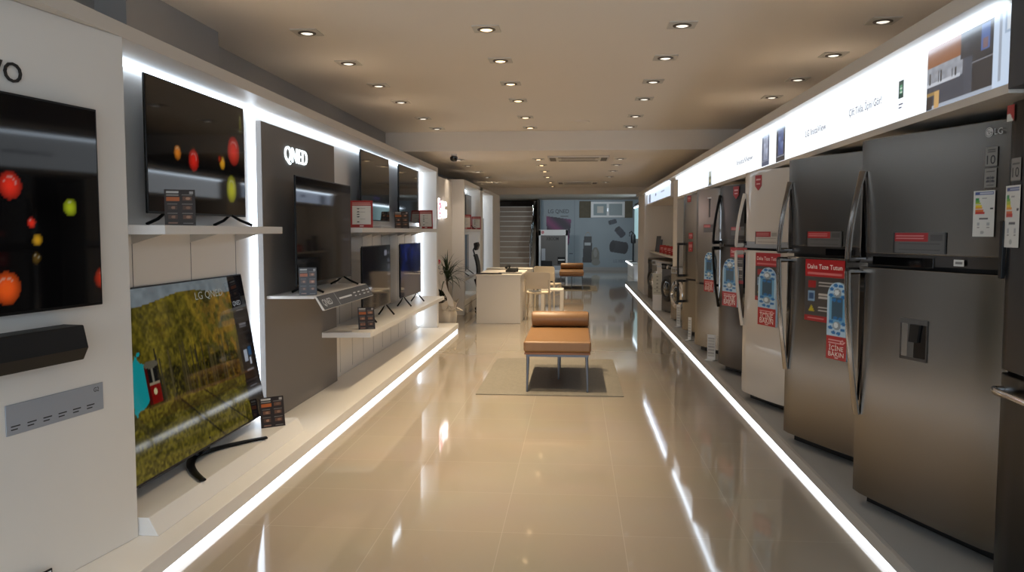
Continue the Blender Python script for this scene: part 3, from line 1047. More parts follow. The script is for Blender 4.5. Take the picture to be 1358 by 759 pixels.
for k in range(60):
    az = r.uniform(-2.0, 2.0) if k % 4 else r.uniform(0, 2 * PI)
    el = rad(r.uniform(25, 88)) if k % 3 else rad(r.uniform(-10, 30))
    L = r.uniform(.28, .42)
    if math.cos(az) < -.2:
        el, L = rad(r.uniform(72, 88)), r.uniform(.3, .40)
    leaf(q, (.005, 0, r.uniform(.72, .86)), az, el, L, .011, r.uniform(.1, .9))
q.build('long_leaves', 'leaf', t, smooth=0)
q = MB()
for k in range(46):
    leaf(q, (-.06 + r.uniform(-.04, .03), -.05, r.uniform(.43, .56)), r.uniform(-2.6, 1.0) if k % 2 else r.uniform(3.9, 5.5), rad(r.uniform(10, 80)), r.uniform(.06, .12), .016, .5)
q.build('short_leaves', 'leaf2', t, smooth=0)
q = MB()
rb = [(-.12, -.10, 1.12), (-.10, -.13, 1.0), (-.05, -.15, .80), (.0, -.16, .62), (.07, -.17, .50), (.09, -.16, .38)]
vs, fs = [], []
for p in rb:
    vs += [(p[0] - .045, p[1], p[2]), (p[0] + .045, p[1] - .012, p[2] - .015)]
vs += [(v[0], v[1] + .002, v[2]) for v in vs]
k = len(rb)
for i in range(k - 1):
    fs += [(2 * i, 2 * i + 2, 2 * i + 3, 2 * i + 1), (2 * k + 2 * i, 2 * k + 2 * i + 1, 2 * k + 2 * i + 3, 2 * k + 2 * i + 2)]
q.add(vs, fs)
rbn = q.build('ribbon', 'ribbon', t)
q = MB()
logo_disc(q, -.108, 1.04, .038, -.140, 0, 1)
q.build('face_mark', ['redink', 'whiteink'], rbn, smooth=0)
q = MB()
q.text('L', -.10, .93, .05, y=-.158, bold=.006)
q.text('G', -.08, .85, .05, y=-.170, bold=.006)
q.build('lettering', 'greyink', rbn, smooth=0)

# ------------------------------------------------------------------ second display block on the left
t = thing('display_unit', 'tall white display unit with two lit openings beside the desk', 'display unit', (0, 0, 0))
q = MB()
q.box(-2.85, -1.98, 14.12, 14.20, .001, 2.42)
q.box(-2.85, -1.98, 16.5, 16.95, .001, 2.42)
q.box(-2.85, -1.98, 19.0, 20.8, .001, 2.42)
q.box(-2.85, -1.98, 14.20, 19.0, 2.345, 2.42)
q.box(-2.85, -1.98, 14.20, 19.0, .001, .26)
q.box(-2.85, -2.35, 14.20, 19.0, .26, 2.345)
q.build('carcass', 'wallw', t, bevel=.003)
MB().box(-2.349, -1.97, 14.22, 16.48, 1.50, 1.54).build('shelf', 'white', t)
MB().box(-2.349, -1.97, 14.22, 16.48, .62, .66).build('shelf', 'white', t)
MB().box(-2.3499, -2.32, 15.85, 15.90, .27, 2.34).build('led_strip', 'led', t)
MB().box(-2.30, -2.27, 14.22, 16.48, 2.318, 2.3449).build('led_strip', 'led', t)
MB().box(-2.3499, -2.32, 18.80, 18.86, .27, 2.34).build('led_strip', 'led', t)
MB().box(-2.30, -2.27, 16.97, 18.98, 2.318, 2.3449).build('led_strip', 'led', t)
MB().box(-1.981, -1.976, 14.13, 20.78, .16, .166).build('joint', 'greyink', t)
tv(.95, .58, pic_dim(71, (.3, .3, .3), .05), 'small television on the upper shelf of the white unit, nearer one', (-2.14, 14.95, 1.54), 90, z0=.10, nx=24, ny=14)
tv(.80, .58, pic_dim(72, (.3, .3, .3), .05), 'small television on the upper shelf of the white unit, farther one', (-2.14, 15.92, 1.54), 90, z0=.10, nx=24, ny=14)
tv(1.1, .68, pic_dim(73, (.25, .3, .4), .10), 'television on the lower shelf of the white unit behind the office chair', (-2.12, 15.2, .66), 90, z0=.10, nx=24, ny=14)
tv(1.5, 1.2, pic_dim(74, (.2, .5, .45), .08), 'television standing in the second opening of the white unit', (-2.15, 17.9, .26), 90, z0=.34, nx=24, ny=14)
card('red bordered notice on the upper shelf of the white unit, nearer one', -2.0, 14.5, 1.54, 10, .19, .27, 6, pic=pic_notice, name='notice_stand', cat='notice')
card('red bordered notice on the upper shelf of the white unit, farther one', -2.05, 16.39, 1.54, 6, .19, .27, 6, pic=pic_notice, name='notice_stand', cat='notice')

# ------------------------------------------------------------------ desk, office chair, cream chairs, side table
t = thing('desk', 'white sales desk with a closed front panel in the middle of the shop', 'desk', (-1.255, 12.9, 0))
MB().box(-.36, .36, 0, .03, 0.001, .77).build('front_panel', 'deskw', t, bevel=.002)
MB().box(-.37, .375, -.005, 1.62, .77, .80).build('desktop', 'deskw', t, bevel=.003)
MB().box(.32, .36, .03, 1.58, .001, .77).build('side_panel', 'deskw', t, bevel=.002)
MB().box(-.36, .36, 1.56, 1.6, .001, .77).build('back_panel', 'deskw', t, bevel=.002)
t = thing('sideboard', 'low white cabinet standing behind the desk', 'cabinet', (-1.32, 15.75, 0))
MB().box(-.45, .45, 0, .5, .001, .74).build('body', 'deskw', t, bevel=.002)
MB().box(-.46, .46, -.01, .51, .74, .765).build('top', 'deskw', t, bevel=.002)
MB().box(-.44, -.005, -.012, -.001, .05, .73).build('door', 'deskw', t, bevel=.002)
MB().box(.005, .44, -.012, -.001, .05, .73).build('door', 'deskw', t, bevel=.002)
t = thing('keyboard', 'flat black keyboard lying on the white desk', 'keyboard', (-1.42, 13.05, .80), 0)
MB().box(-.21, .21, -.07, .07, 0, .014).build('case', 'black', t, bevel=.004)
q = MB()
for i in range(14):
    for jx in range(5):
        q.box(-.20 + i * .0287, -.20 + i * .0287 + .024, -.062 + jx * .025, -.062 + jx * .025 + .02, .014, .019)
k = q.build('keys', 'tvback', t)
o = MB().box(-.20, .20, -.12, .12, 0, .006).build('desk_pad', 'black', loc=(-1.10, 13.35, .80), bevel=.002)
tag(o, 'thin black writing pad on the desk beside the keyboard', 'desk pad')
t = thing('telephone', 'black desk telephone near the right side of the desk', 'telephone', (-1.10, 13.75, .80), -12)
MB().prism([(-.09, 0), (.09, 0), (.09, .07), (-.09, .03)], -.09, .09, 'x').build('base', 'black', t, bevel=.006)
MB().tube([(-.075, -.09, .075), (-.075, -.06, .095), (-.075, .05, .105), (-.075, .09, .09)], [.026, .018, .018, .026], 10).build('handset', 'black', t)

t = thing('office_chair', 'black high back office chair with headrest behind the desk', 'office chair', (-1.60, 14.97, 0), 90)
for k in range(5):
    a = 2 * PI * k / 5
    lg = MB().tube([(0, 0, .10), (.30 * math.cos(a), .30 * math.sin(a), .065)], [.028, .016], 8).build('leg', 'black', t)
    MB().cyl((.30 * math.cos(a) - .012, .30 * math.sin(a), .03), (.30 * math.cos(a) + .012, .30 * math.sin(a), .03), .029).build('caster', 'black', lg)
MB().cyl((0, 0, .09), (0, 0, .43), .028).build('gas_lift', 'blackm', t)
MB().prism(rrect(.48, .46, .1), .43, .50).build('seat', 'mesh', t, bevel=.02)
q = MB()
pr = []
for i in range(9):
    u_ = i / 8
    z = .52 + .55 * u_
    y = .24 + .05 * u_ - .10 * math.sin(PI * u_ * .9) * .5
    pr.append((y, z))
q.prism(pr + [(y + .035, z) for y, z in reversed(pr)], -.21, .21, 'x')
q.build('backrest', 'mesh', t, bevel=.012)
MB().tube([(0, .30, 1.05), (0, .33, 1.15), (0, .29, 1.22)], .014, 8).build('headrest_stem', 'black', t)
MB().prism([(.25, 1.15), (.29, 1.14), (.31, 1.28), (.24, 1.30), (.22, 1.24)], -.14, .14, 'x').build('headrest', 'mesh', t, bevel=.015)
MB().tube([(0, .05, .44), (0, .26, .44), (0, .30, .60)], .02, 8).build('back_bracket', 'black', t)
for sx in (-1, 1):
    MB().tube([(sx * .22, .0, .46), (sx * .29, .0, .48), (sx * .29, .02, .66)], .016, 8).box(sx * .29 - .035, sx * .29 + .035, -.12, .13, .66, .69).build('armrest', 'black', t, bevel=.004)

def cream_chair(label, loc, rz):
    t = thing('stacking_chair', label, 'chair', loc, rz)
    MB().prism(rrect(.44, .42, .06), .435, .462).build('seat', 'cream', t, bevel=.008)
    # backrest: rounded panel, bowed
    pts = rrect(.44, .29, .05, 5, 0, 0)
    nx_, nz_ = 12, 8
    vs, fs = [], []
    def yy(x, z):
        return .20 + .04 * (z / .29 + .5) - .05 * (1 - (x / .22) ** 2) * -.5 - .025
    q = MB()
    n = len(pts)
    for dy in (0, .022):
        vs += [(x, yy(x, z) + dy, .665 + z) for x, z in pts]
    fs = [(i, (i + 1) % n, n + (i + 1) % n, n + i) for i in range(n)]
    # fan fill with inner ring for the bow
    c0 = len(vs)
    for dy in (0, .022):
        vs += [(x * .5, yy(x * .5, z * .5) + dy, .665 + z * .5) for x, z in pts]
    for s_, o_, flip in ((0, c0, False), (n, c0 + n, True)):
        for i in range(n):
            j = (i + 1) % n
            f = (s_ + i, s_ + j, o_ + j, o_ + i)
            fs.append(f[::-1] if not flip else f)
        cap = tuple(range(o_, o_ + n))
        fs.append(cap[::-1] if not flip else cap)
    q.add(vs, fs)
    q.build('backrest', 'cream', t, smooth=50)
    for sx in (-1, 1):
        MB().tube([(sx * .205, .20, .0), (sx * .20, .185, .44), (sx * .20, .21, .56), (sx * .205, .225, .68)], [.013, .018, .019, .016], 10, flat=(1.1, 1)).build('leg', 'cream', t)
        MB().tube([(sx * .205, -.21, .0), (sx * .185, -.18, .44)], [.012, .019], 10).build('leg', 'cream', t)
        MB().tube([(sx * .197, -.18, .24), (sx * .197, .185, .24)], .008, 8).build('stretcher', 'cream', t)
    return t
cream_chair('cream plastic chair with its back to the aisle beside the white desk', (-.645, 13.75, 0), 178)
cream_chair('cream plastic chair standing farther back past the side table', (-.55, 16.0, 0), 160)
t = thing('side_table', 'small white side table beside the cream chairs', 'table', (-.42, 14.25, 0))
MB().box(-.20, .20, 0, .5, .43, .46).build('tabletop', 'deskw', t, bevel=.003)
for sx in (-1, 1):
    for y in (.0, .44):
        MB().box(sx * .17 - .03, sx * .17 + .03, y, y + .06, .0, .43).build('leg', 'deskw', t, bevel=.002)
o = MB().prism(rrect(.16, .22, .01), 0, .012).build('magazine', 'slate', loc=(-.70, 13.72, .4625), rot=(0, 0, .4))
tag(o, 'grey folded leaflet lying on the seat of the nearer cream chair', 'magazine')

# ------------------------------------------------------------------ tan benches and rugs
def bench(label, loc):
    t = thing('bench', label, 'bench', loc)
    MB().box(-.313, .313, 0, 1.45, .372, .474).build('cushion', 'leather', t, bevel=.022, seg=4)
    MB().box(-.305, .305, .01, 1.44, .350, .3715).build('base_board', 'wood', t, bevel=.003)
    q = MB()
    q.box(-.29, .29, .02, .045, .328, .3495).box(-.29, .29, 1.40, 1.425, .328, .3495)
    q.box(-.29, -.265, .045, 1.40, .328, .3495).box(.265, .29, .045, 1.40, .328, .3495)
    q.box(-.01, .01, .045, 1.40, .328, .3495)
    q.build('steel_frame', 'legm', t)
    bl = MB()
    bl.lathe([(0, -.305), (.060, -.305), (.078, -.295), (.084, -.27), (.084, .27), (.078, .295), (.060, .305), (0, .305)], 32, (0, 0, 0), 0, 'x')
    bl.build('bolster', 'leather', t, loc=(.005, 1.16, .558))
    for sx in (-1, 1):
        MB().tube([(sx * .272, .035, .34), (sx * .280, .02, .0)], [.016, .010], 8, flat=(1, 1)).build('leg', 'legm', t)
    MB().tube([(0, .66, .34), (-.0, .66, .0)], [.014, .011], 8).build('leg', 'legm', t)
    MB().tube([(0, 1.34, .34), (0, 1.34, .0)], [.014, .011], 8).build('leg', 'legm', t)
    return t
bench('tan leather bench with a round bolster standing on the nearer rug', (-.168, 7.33, .010))
bench('tan leather bench with a round bolster far down the aisle', (-.11, 20.4, .010))
def rug(label, x0, x1, y0, y1):
    q = MB().box(x0, x1, y0, y1, .0005, .009)
    o = q.build('rug', 'rug', bevel=.003)
    tag(o, label, 'rug')
rug('beige woven rug under the nearer tan bench', -.915, .44, 7.22, 9.32)
rug('beige woven rug under the farther tan bench', -.5, .55, 20.2, 22.0)

# ------------------------------------------------------------------ right side: platform, canopy, light boxes, walls
t = thing('display_platform', 'long low grey display platform under the refrigerators with a glowing edge', 'platform', (0, 0, 0))
MB().box(1.405, 2.88, -1.2, 22.6, .036, .099).build('deck', 'greypl', t)
MB().box(1.382, 1.4049, -1.2, 22.6, .036, .100).build('edge_trim', 'trim', t, bevel=.002)
MB().box(1.43, 2.86, -1.15, 22.55, .001, .036).build('plinth', 'greypl', t)
MB().box(1.388, 1.4299, -1.15, 22.55, .001, .0355).build('led_strip', 'ledf', t)

t = thing('display_canopy', 'long beige canopy board above the refrigerator line with a white light strip', 'canopy', (0, 0, 0))
MB().box(1.47, 2.88, 1.2, 19.9, 2.3351, 2.405).build('board', 'slab', t, bevel=.002)
MB().box(1.545, 1.572, 3.12, 12.7, 2.310, 2.335).build('led_strip', 'led', t)
MB().box(1.525, 1.552, 13.52, 17.8, 2.310, 2.335).build('led_strip', 'led', t)

t = thing('light_box', 'long glowing header sign above the refrigerators with pale lettering and a kitchen picture', 'light box', (1.58, 12.0, 0), -90)
MB().box(-.7, 8.93, .002, .30, 2.035, 2.335).build('box', 'wallw', t)
MB().box(-.7, 8.93, -.022, .42, 2.000, 2.0349).build('bottom_rail', 'slab', t, bevel=.002)
f = MB()
f.paint(-.7, 8.19, 2.036, 2.334, .0, 40, 2, pic_plain((.94, .97, 1.)))
f.build('lit_face', 'light', t, smooth=0)
MB().paint(8.19, 8.93, 2.036, 2.334, .0, 110, 60, pic_kitchen).build('kitchen_picture', mat('lightbox_picture', (.3, .3, .3), .3, attr=True, estr=.42), t, smooth=0)
for txt, x_, z_t, h_, w_ in (('LG InstaView', 6.26, 2.150, .042, .46), ('Çift Tıkla, İçini Gör!', 7.15, 2.165, .040, .50), ('InstaView', 3.9, 2.15, .045, .70)):
    MB().text(txt, x_, z_t, h_, y=-.001, width=w_, bold=.004 if w_ else 0.).build('lettering', 'lighttxt', t, smooth=0)
for z_t, w_ in ((2.118, .05), (2.102, .035)):
    MB().box(7.875, 7.875 + w_, -.001, -.0002, z_t, z_t + .006).build('caption_line', 'lighttxt', t)
picm = mat('lightbox_small_pictures', (.3, .3, .3), .3, attr=True, estr=.42)
MB().paint(5.45, 5.72, 2.045, 2.315, -.001, 24, 40, pic_miniphone((.12, .13, .16), (.26, .36, .58))).build('refrigerator_picture', picm, t, smooth=0)
MB().paint(4.96, 5.22, 2.05, 2.315, -.001, 24, 40, pic_miniphone((.30, .34, .44), (.62, .66, .76))).build('refrigerator_picture', picm, t, smooth=0)
def pic_app(U, V):
    A = base(U, (.12, .26, .24))
    rect(A, U, V, .25, .75, .25, .75, C(.35, .62, .48))
    rect(A, U, V, .25, .75, .55, .60, C(.9, .95, .92))
    rect(A, U, V, .25, .75, .30, .34, C(.9, .95, .92))
    return A
MB().paint(7.87, 7.93, 2.150, 2.235, -.001, 14, 18, pic_app).build('app_picture', picm, t, smooth=0)
def pic_bottle(U, V):
    A = base(U, (.94, .97, 1.))
    A[(np.abs(U - .5) < .22) & (V < .62) & (V > .08)] = C(.26, .30, .16)
    A[(np.abs(U - .5) < .10) & (V < .92) & (V >= .6)] = C(.32, .42, .20)
    rect(A, U, V, .3, .7, .22, .40, C(.65, .6, .4))
    rect(A, U, V, .05, .95, .0, .07, C(.22, .25, .38))
    return A
MB().paint(2.15, 2.45, 2.045, 2.215, -.001, 24, 24, pic_bottle).build('bottle_picture', picm, t, smooth=0)

o = MB().box(1.61, 2.88, 13.0, 13.5, .0995, 2.335).build('partition_panel', 'wallw', bevel=.003)
tag(o, 'wide beige pier between the refrigerators and the washing machine bay', 'wall panel')
o = MB().box(1.50, 2.88, 17.82, 19.6, .0995, 2.335).build('partition_panel', 'wallw', bevel=.003)
tag(o, 'white pier at the far end of the washing machine bay', 'wall panel')
o = MB().box(1.55, 2.88, 1.3, 3.06, 2.012, 2.334).build('gable_panel', 'dark', bevel=.003)
tag(o, 'dark grey board at the right edge closing the near end of the header sign', 'wall panel')
o = MB().box(2.50, 2.60, 2.9, 13.0, .0995, 2.33).build('display_wall', 'dark')
tag(o, 'dark grey wall right behind the refrigerators', 'wall panel')
o = MB().box(2.12, 2.2, 13.51, 17.81, 1.071, 2.334).build('display_wall', 'wallw')
tag(o, 'pale wall above the washing machine counter', 'wall panel')
t = thing('light_box', 'short glowing header sign over the washing machine bay', 'light box', (1.56, 17.8, 0), -90)
MB().box(0, 4.28, .002, .30, 2.09, 2.334).build('box', 'wallw', t)
MB().box(0, 4.28, -.02, .56, 2.06, 2.0899).build('bottom_rail', 'slab', t)
def pic_lb2(U, V):
    A = base(U, (.80, .86, .96))
    rect(A, U, V, .05, .18, .0, .85, C(.66, .70, .78))
    rect(A, U, V, .10, .16, .1, .75, C(.30, .32, .38))
    ell(A, U, V, .42, .55, .03, .12, C(.30, .30, .42))
    rect(A, U, V, .64, .78, .55, .62, C(.52, .55, .62))
    return A
MB().paint(0, 4.28, 2.091, 2.333, 0, 80, 20, pic_lb2).build('lit_face', mat('lightbox_dimmer', (.3, .3, .3), .3, attr=True, estr=.6), t, smooth=0)

# ------------------------------------------------------------------ refrigerators
def door_profile(x0, x1, t, bulge, r=.015, n=12):
    """plan outline of a door: back at y=0, front towards -y"""
    p = [(x1, 0), (x0, 0)]
    w = x1 - x0
    for i in range(n + 1):
        u_ = i / n
        x = x0 + w * u_
        e = min(u_, 1 - u_) * w
        y = -t - bulge * (1 - (2 * u_ - 1) ** 2)
        if e < r:
            y += (r - e) * 1.0
        p.append((x, y))
    return p
def front_y(x, x0, x1, t, bulge):
    u_ = (x - x0) / (x1 - x0)
    return -t - bulge * (1 - (2 * u_ - 1) ** 2)

def bow_handle(name, parent, m, x, zs, ze, stand=.058, w=.040, m2='black', yb=0.):
    """bar that stands off most near the door gap (zs) and runs into the door at ze"""
    q = MB()
    n = 14
    pts, rs = [], []
    for i in range(n + 1):
        u_ = i / n
        z = zs + (ze - zs) * u_
        y = yb - .004 - stand * (1 - u_ ** 1.8)
        pts.append((x + .022 * u_ ** 1.5, y, z))
        rs.append(w * (.5 if u_ < .85 else .5 + .1 * (u_ - .85) / .15))
    q.tube(pts, rs, 8, flat=(1.0, .55), up=(0, -1, 0))
    q.tube([(x, yb + .0, zs), (x, yb - stand - .006, zs)], w * .48, 8)
    h = q.build(name, m, parent)
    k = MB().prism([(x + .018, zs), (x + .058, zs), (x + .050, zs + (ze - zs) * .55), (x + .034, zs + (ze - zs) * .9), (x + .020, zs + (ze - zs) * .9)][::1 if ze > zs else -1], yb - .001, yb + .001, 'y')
    k.build('handle_shade', 'gloss', parent)  # flat dark plate stands in for the shade between bar and door
    return h

def fridge(label, loc, rz, W, H, split, body='steel', side='side', style='top', bulge=.0, handle='satin', z0=.045, depth=.62, group=None, strip=True, stickers=None, seed=0, handle_style='bow', hz=(1.80, .57)):
    """origin: platform level under the handle-side front corner of the body; all z given above the platform"""
    t = thing('refrigerator', label, 'refrigerator', loc, rz, group)
    H, split, z0, hz = H + .02, split + .02, z0 + .02, (hz[0] + .02, hz[1] + .02)
    td = .06
    MB().box(.004, W - .004, .012 + td, depth + td, z0 - .02, H - .02).build('cabinet', side, t, bevel=.006)
    MB().box(.02, W - .02, .03 + td, .10 + td, .0, z0 - .021).build('base_grille', 'black', t)
    for x in (.06, W - .06):
        MB().cyl((x, .12 + td, 0), (x, .12 + td, z0), .02).build('foot', 'black', t)
    MB().box(W - .10, W - .02, .02, .10 + td, H - .0195, H + .004).build('hinge_cover', side, t, bevel=.003)
    off = td
    prof = [(x, y + off) for x, y in door_profile(0, W, td, bulge)]
    up = MB().prism(prof, split + .012 + (.05 if strip else 0), H).build('freezer_door' if style == 'top' else 'fridge_door', body, t, bevel=.004)
    lo = MB().prism(prof, z0, split - .008).build('fridge_door' if style == 'top' else 'freezer_door', body, t, bevel=.004)
    MB().box(.01, W - .01, td + .001, td + .012, z0, H).build('door_seal', 'seal', t)
    if strip:
        pr = [(x, y * 1 + off) for x, y in door_profile(0.004, W - .004, td - .003, bulge)]
        st = MB().prism(pr, split + .012, split + .0615).build('control_rail', 'steel2' if body != 'fwhite' else 'plate', up)
    fy = lambda x: front_y(x, 0, W, td, bulge) + off - .0012
    if handle_style == 'bow':
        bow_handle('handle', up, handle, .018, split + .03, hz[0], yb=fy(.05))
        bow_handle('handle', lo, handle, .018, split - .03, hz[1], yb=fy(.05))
    elif handle_style == 'bracket':
        for d, (a, b) in ((up, (split + .05, split + .47)), (lo, (split - .30, split - .03))):
            q = MB().box(.008, .034, -.080, -.060, a, b)
            h = q.build('handle', 'seal', d, bevel=.004)
            
            for za, zb in ((a - .02, a + .012), (b - .012, b + .02)):
                MB().box(.006, .046, -.082, .002, za, zb).build('handle_mount', 'seal', d, bevel=.002)
    return t, up, lo, fy

def sticker(parent, name, fy, x0, x1, z0, z1, pic, nx=20, ny=24, extra=None, lift=.0):
    q = MB()
    y = min(fy(x0 + (x1 - x0) * k / 8) for k in range(9)) - .0006 - lift
    q.paint(x0, x1, z0, z1, y, nx, ny, pic)
    if extra:
        extra(q, y - .0006)
    return q.build(name, 'print', parent, smooth=0)

def hang_tag(parent, fy, x0, x1, ztop, zmid, zbot):
    """rounded blue tag over a red foot, real card thickness, standing 15 mm off the door"""
    w = x1 - x0
    cx = (x0 + x1) / 2
    y = fy(cx) - .016
    H_ = ztop - zbot
    q = MB()
    r = w / 2
    pts = []
    for k in range(11):
        a = PI * k / 10
        pts.append((cx + r * math.cos(a), ztop - r + r * math.sin(a)))
    pts += [(x0, zbot), (x1, zbot)]
    q.prism(pts, y, y + .015, 'y', col=(.75, .85, .92))
    # printed face, trimmed to the rounded top
    U = np.linspace(0, 1, 25)
    ny = 84
    vs, cs, fs = [], [], []
    for j_ in range(ny + 1):
        v = j_ / ny
        z = zbot + H_ * v
        hw = r
        if z > ztop - r:
            hw = math.sqrt(max(r * r - (z - (ztop - r)) ** 2, 0)) + 1e-4
        for i in range(25):
            vs.append((cx + (U[i] * 2 - 1) * hw, y - .0008, z))
            cs.append(((U[i] * 2 - 1) * hw / r / 2 + .5, v))
    cs = np.array(cs)
    colr = lin(np.clip(pic_tag(cs[:, 0], cs[:, 1]), 0, 1))
    for j_ in range(ny):
        for i in range(24):
            a = j_ * 25 + i
            fs.append((a, a + 1, a + 26, a + 25))
    q.add(vs, fs, 0, colr)
    zr = zbot + H_ * .02
    q.text('İÇİNE', cx, zbot + H_ * .118, w * .165, y=y - .0016, col=(.92, .86, .84), center=True, bold=.006, width=w * .72)
    q.text('BAKIN', cx, zbot + H_ * .040, w * .165, y=y - .0016, col=(.92, .86, .84), center=True, bold=.006, width=w * .76)
    return q.build('hang_tag', 'print', parent, smooth=0)

def poster(parent, fy, x0, x1, z0, z1):
    def ex(q, y):
        q.text('Daha Taze Tutun', (x0 + x1) / 2, z1 - (z1 - z0) * .15, (z1 - z0) * .075, y=y, col=(.93, .88, .86), center=True, bold=.006, width=(x1 - x0) * .88)
    return sticker(parent, 'poster', fy, x0, x1, z0, z1, pic_poster, 40, 60, ex)

P = .10   # platform height
# A: nearest of the row, water dispenser
tA, upA, loA, fy = fridge('big brushed steel refrigerator with a water dispenser and no poster, nearest in the row', (1.424, 4.196, P), -70, .90, 1.832, 1.21, 'steel', bulge=.012, hz=(1.68, .45))
z_ = lambda z: z - P
def lgmark(cx, cz, r):
    q = MB()
    logo_disc(q, cx, cz, r, fy(cx) - .001, 0, 1, (.78, .77, .76), (.30, .30, .30))
    q.text('LG', cx + r * 1.3, cz - r * .6, r * 1.25, y=fy(cx) - .0016, m=0, col=(.75, .74, .73))
    return q
lgmark(.785, z_(1.905), .020).build('logo', ['print', 'print'], upA, smooth=0)
sticker(upA, 'energy_label', fy, .722, .828, z_(1.478), z_(1.668), pic_energy, 36, 60)
def ten(q, y):
    q.text('10', .80, z_(1.775), .036, y=y, col=(.12, .12, .13), center=True, bold=.006, width=.042)
sticker(upA, 'guarantee_label', fy, .772, .830, z_(1.765), z_(1.845), pic_badge, 14, 20, ten)
sticker(upA, 'feature_label', fy, .770, .828, z_(1.679), z_(1.758), pic_badge2, 18, 24)
sticker(upA, 'spec_label', fy, .270, .590, z_(1.40), z_(1.495), pic_spec(), 50, 24)
MB().box(.135, .52, fy(.3) - .0030, fy(.3), z_(1.336), z_(1.379)).build('display_strip', 'gloss', upA, bevel=.001)
sticker(upA, 'small_label', fy, .635, .690, z_(1.350), z_(1.378), lambda U, V: np.where(((V > .35) & (V < .65) & (U > .15) & (U < .85))[:, None], C(.45, .45, .45), C(.80, .80, .78)), 10, 8, lift=.003)
# dispenser recess: frame, pale left wall, dark nozzle
q = MB()
yq = fy(.42)
x0, x1, a, b = .336, .502, z_(.905), z_(1.095)
q.box(x0, x0 + .008, yq - .003, yq + .0, a, b, 0)
q.box(x1 - .008, x1, yq - .003, yq + .0, a, b, 0)
q.box(x0, x1, yq - .003, yq, a, a + .014, 0)
q.box(x0, x1, yq - .004, yq, b - .022, b, 1)
q.build('dispenser_frame', ['steel2', 'side'], loA)
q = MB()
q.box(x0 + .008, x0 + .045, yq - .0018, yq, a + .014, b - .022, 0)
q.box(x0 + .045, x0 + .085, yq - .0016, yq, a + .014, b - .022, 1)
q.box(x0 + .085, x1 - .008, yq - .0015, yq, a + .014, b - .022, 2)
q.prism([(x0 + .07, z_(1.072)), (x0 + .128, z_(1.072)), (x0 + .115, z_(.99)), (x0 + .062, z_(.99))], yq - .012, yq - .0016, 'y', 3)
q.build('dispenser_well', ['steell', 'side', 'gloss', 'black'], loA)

# B
tB, upB, loB, fy = fridge('brushed steel refrigerator with the red headed poster and blue tag, second in the row', (1.382, 5.421, P), -67, .82, 1.845, 1.225, 'steel', bulge=.012, hz=(1.70, .47))
sticker(upB, 'spec_label', fy, .225, .545, z_(1.405), z_(1.50), pic_spec(), 50, 24)
MB().box(.405, .64, fy(.4) - .0030, fy(.4), z_(1.352), z_(1.395)).build('display_strip', 'gloss', upB, bevel=.001)
sticker(upB, 'small_label', fy, .585, .632, z_(1.362), z_(1.388), pic_plain((.80, .80, .78)), 4, 4, lift=.003)
poster(loB, fy, .221, .574, z_(.938), z_(1.325))
hang_tag(loB, fy, .448, .621, z_(1.195), z_(.86), z_(.727))

# C white
tC, upC, loC, fy = fridge('white enamel refrigerator with white handles, poster and blue tag, third in the row', (1.384, 6.804, P), -71, .74, 1.862, 1.235, 'fwhite', 'whiteplastic', bulge=.028, handle='fwhite', hz=(1.69, .60))
q = MB()
yt = fy(.27)
q.prism([(.225, z_(1.945)), (.225, z_(1.86)), (.272, z_(1.825)), (.318, z_(1.86)), (.318, z_(1.945))], yt - .004, yt - .002, 'y', col=(.62, .12, .13))
q.box(.240, .303, yt - .0046, yt - .0041, z_(1.905), z_(1.918), col=(.85, .68, .68)).box(.245, .298, yt - .0046, yt - .0041, z_(1.872), z_(1.882), col=(.85, .68, .68))
q.build('red_tag', 'print', upC, smooth=0)
sticker(upC, 'spec_label', fy, .245, .575, z_(1.40), z_(1.50), pic_spec(grey=(.70, .68, .65)), 50, 24, lift=.003)
poster(loC, fy, .255, .600, z_(.95), z_(1.330))
hang_tag(loC, fy, .325, .575, z_(1.218), z_(.875), z_(.762))
# D
tD, upD, loD, fy = fridge('darker steel refrigerator with rounded doors next to the white one, fourth in the row', (1.443, 8.25, P), -70, .72, 1.83, 1.24, 'steel2', bulge=.045, handle='blackm', hz=(1.74, .62))
q = MB()
yt = fy(.36)
q.prism([(.34, z_(1.93)), (.34, z_(1.85)), (.39, z_(1.81)), (.44, z_(1.85)), (.44, z_(1.93))], yt - .004, yt - .002, 'y', col=(.62, .12, .13))
q.box(.358, .422, yt - .0046, yt - .0041, z_(1.888), z_(1.90), col=(.85, .68, .68)).box(.363, .417, yt - .0046, yt - .0041, z_(1.858), z_(1.868), col=(.85, .68, .68))
q.build('red_tag', 'print', upD, smooth=0)
sticker(upD, 'spec_label', fy, .30, .56, z_(1.46), z_(1.545), pic_spec(), 30, 16)
poster(loD, fy, .30, .60, z_(1.00), z_(1.345))
hang_tag(loD, fy, .19, .46, z_(1.235), z_(.90), z_(.77))
# E, F combi with the freezer below
tE, upE, loE, fy = fridge('tall platinum refrigerator with freezer below and a blue tag, fifth in the row', (1.396, 9.564, P), -69, .60, 1.865, .775, 'steell', style='bottom', bulge=.006, handle_style='none', strip=False)
q = MB()
q.box(.315, .335, fy(.3) - .003, fy(.3), z_(1.66), z_(1.87)).build('display_strip', 'gloss', upE)
MB().box(.29, .365, fy(.3) - .004, fy(.3), z_(1.872), z_(1.885)).build('small_label', 'whiteplastic', upE)
sticker(upE, 'spec_label', fy, .206, .44, z_(1.49), z_(1.58), pic_spec(), 30, 16)
hang_tag(upE, fy, .262, .475, z_(1.265), z_(.935), z_(.815))
tF, upF, loF, fy = fridge('tall platinum refrigerator with freezer below and pale bar handles, farthest in the row', (1.439, 11.036, P), -69, .60, 1.865, .735, 'steell', style='bottom', bulge=.006, handle_style='bracket', strip=False)
sticker(upF, 'red_tag', fy, .135, .235, z_(1.89), z_(1.975), pic_redtag, 12, 12)
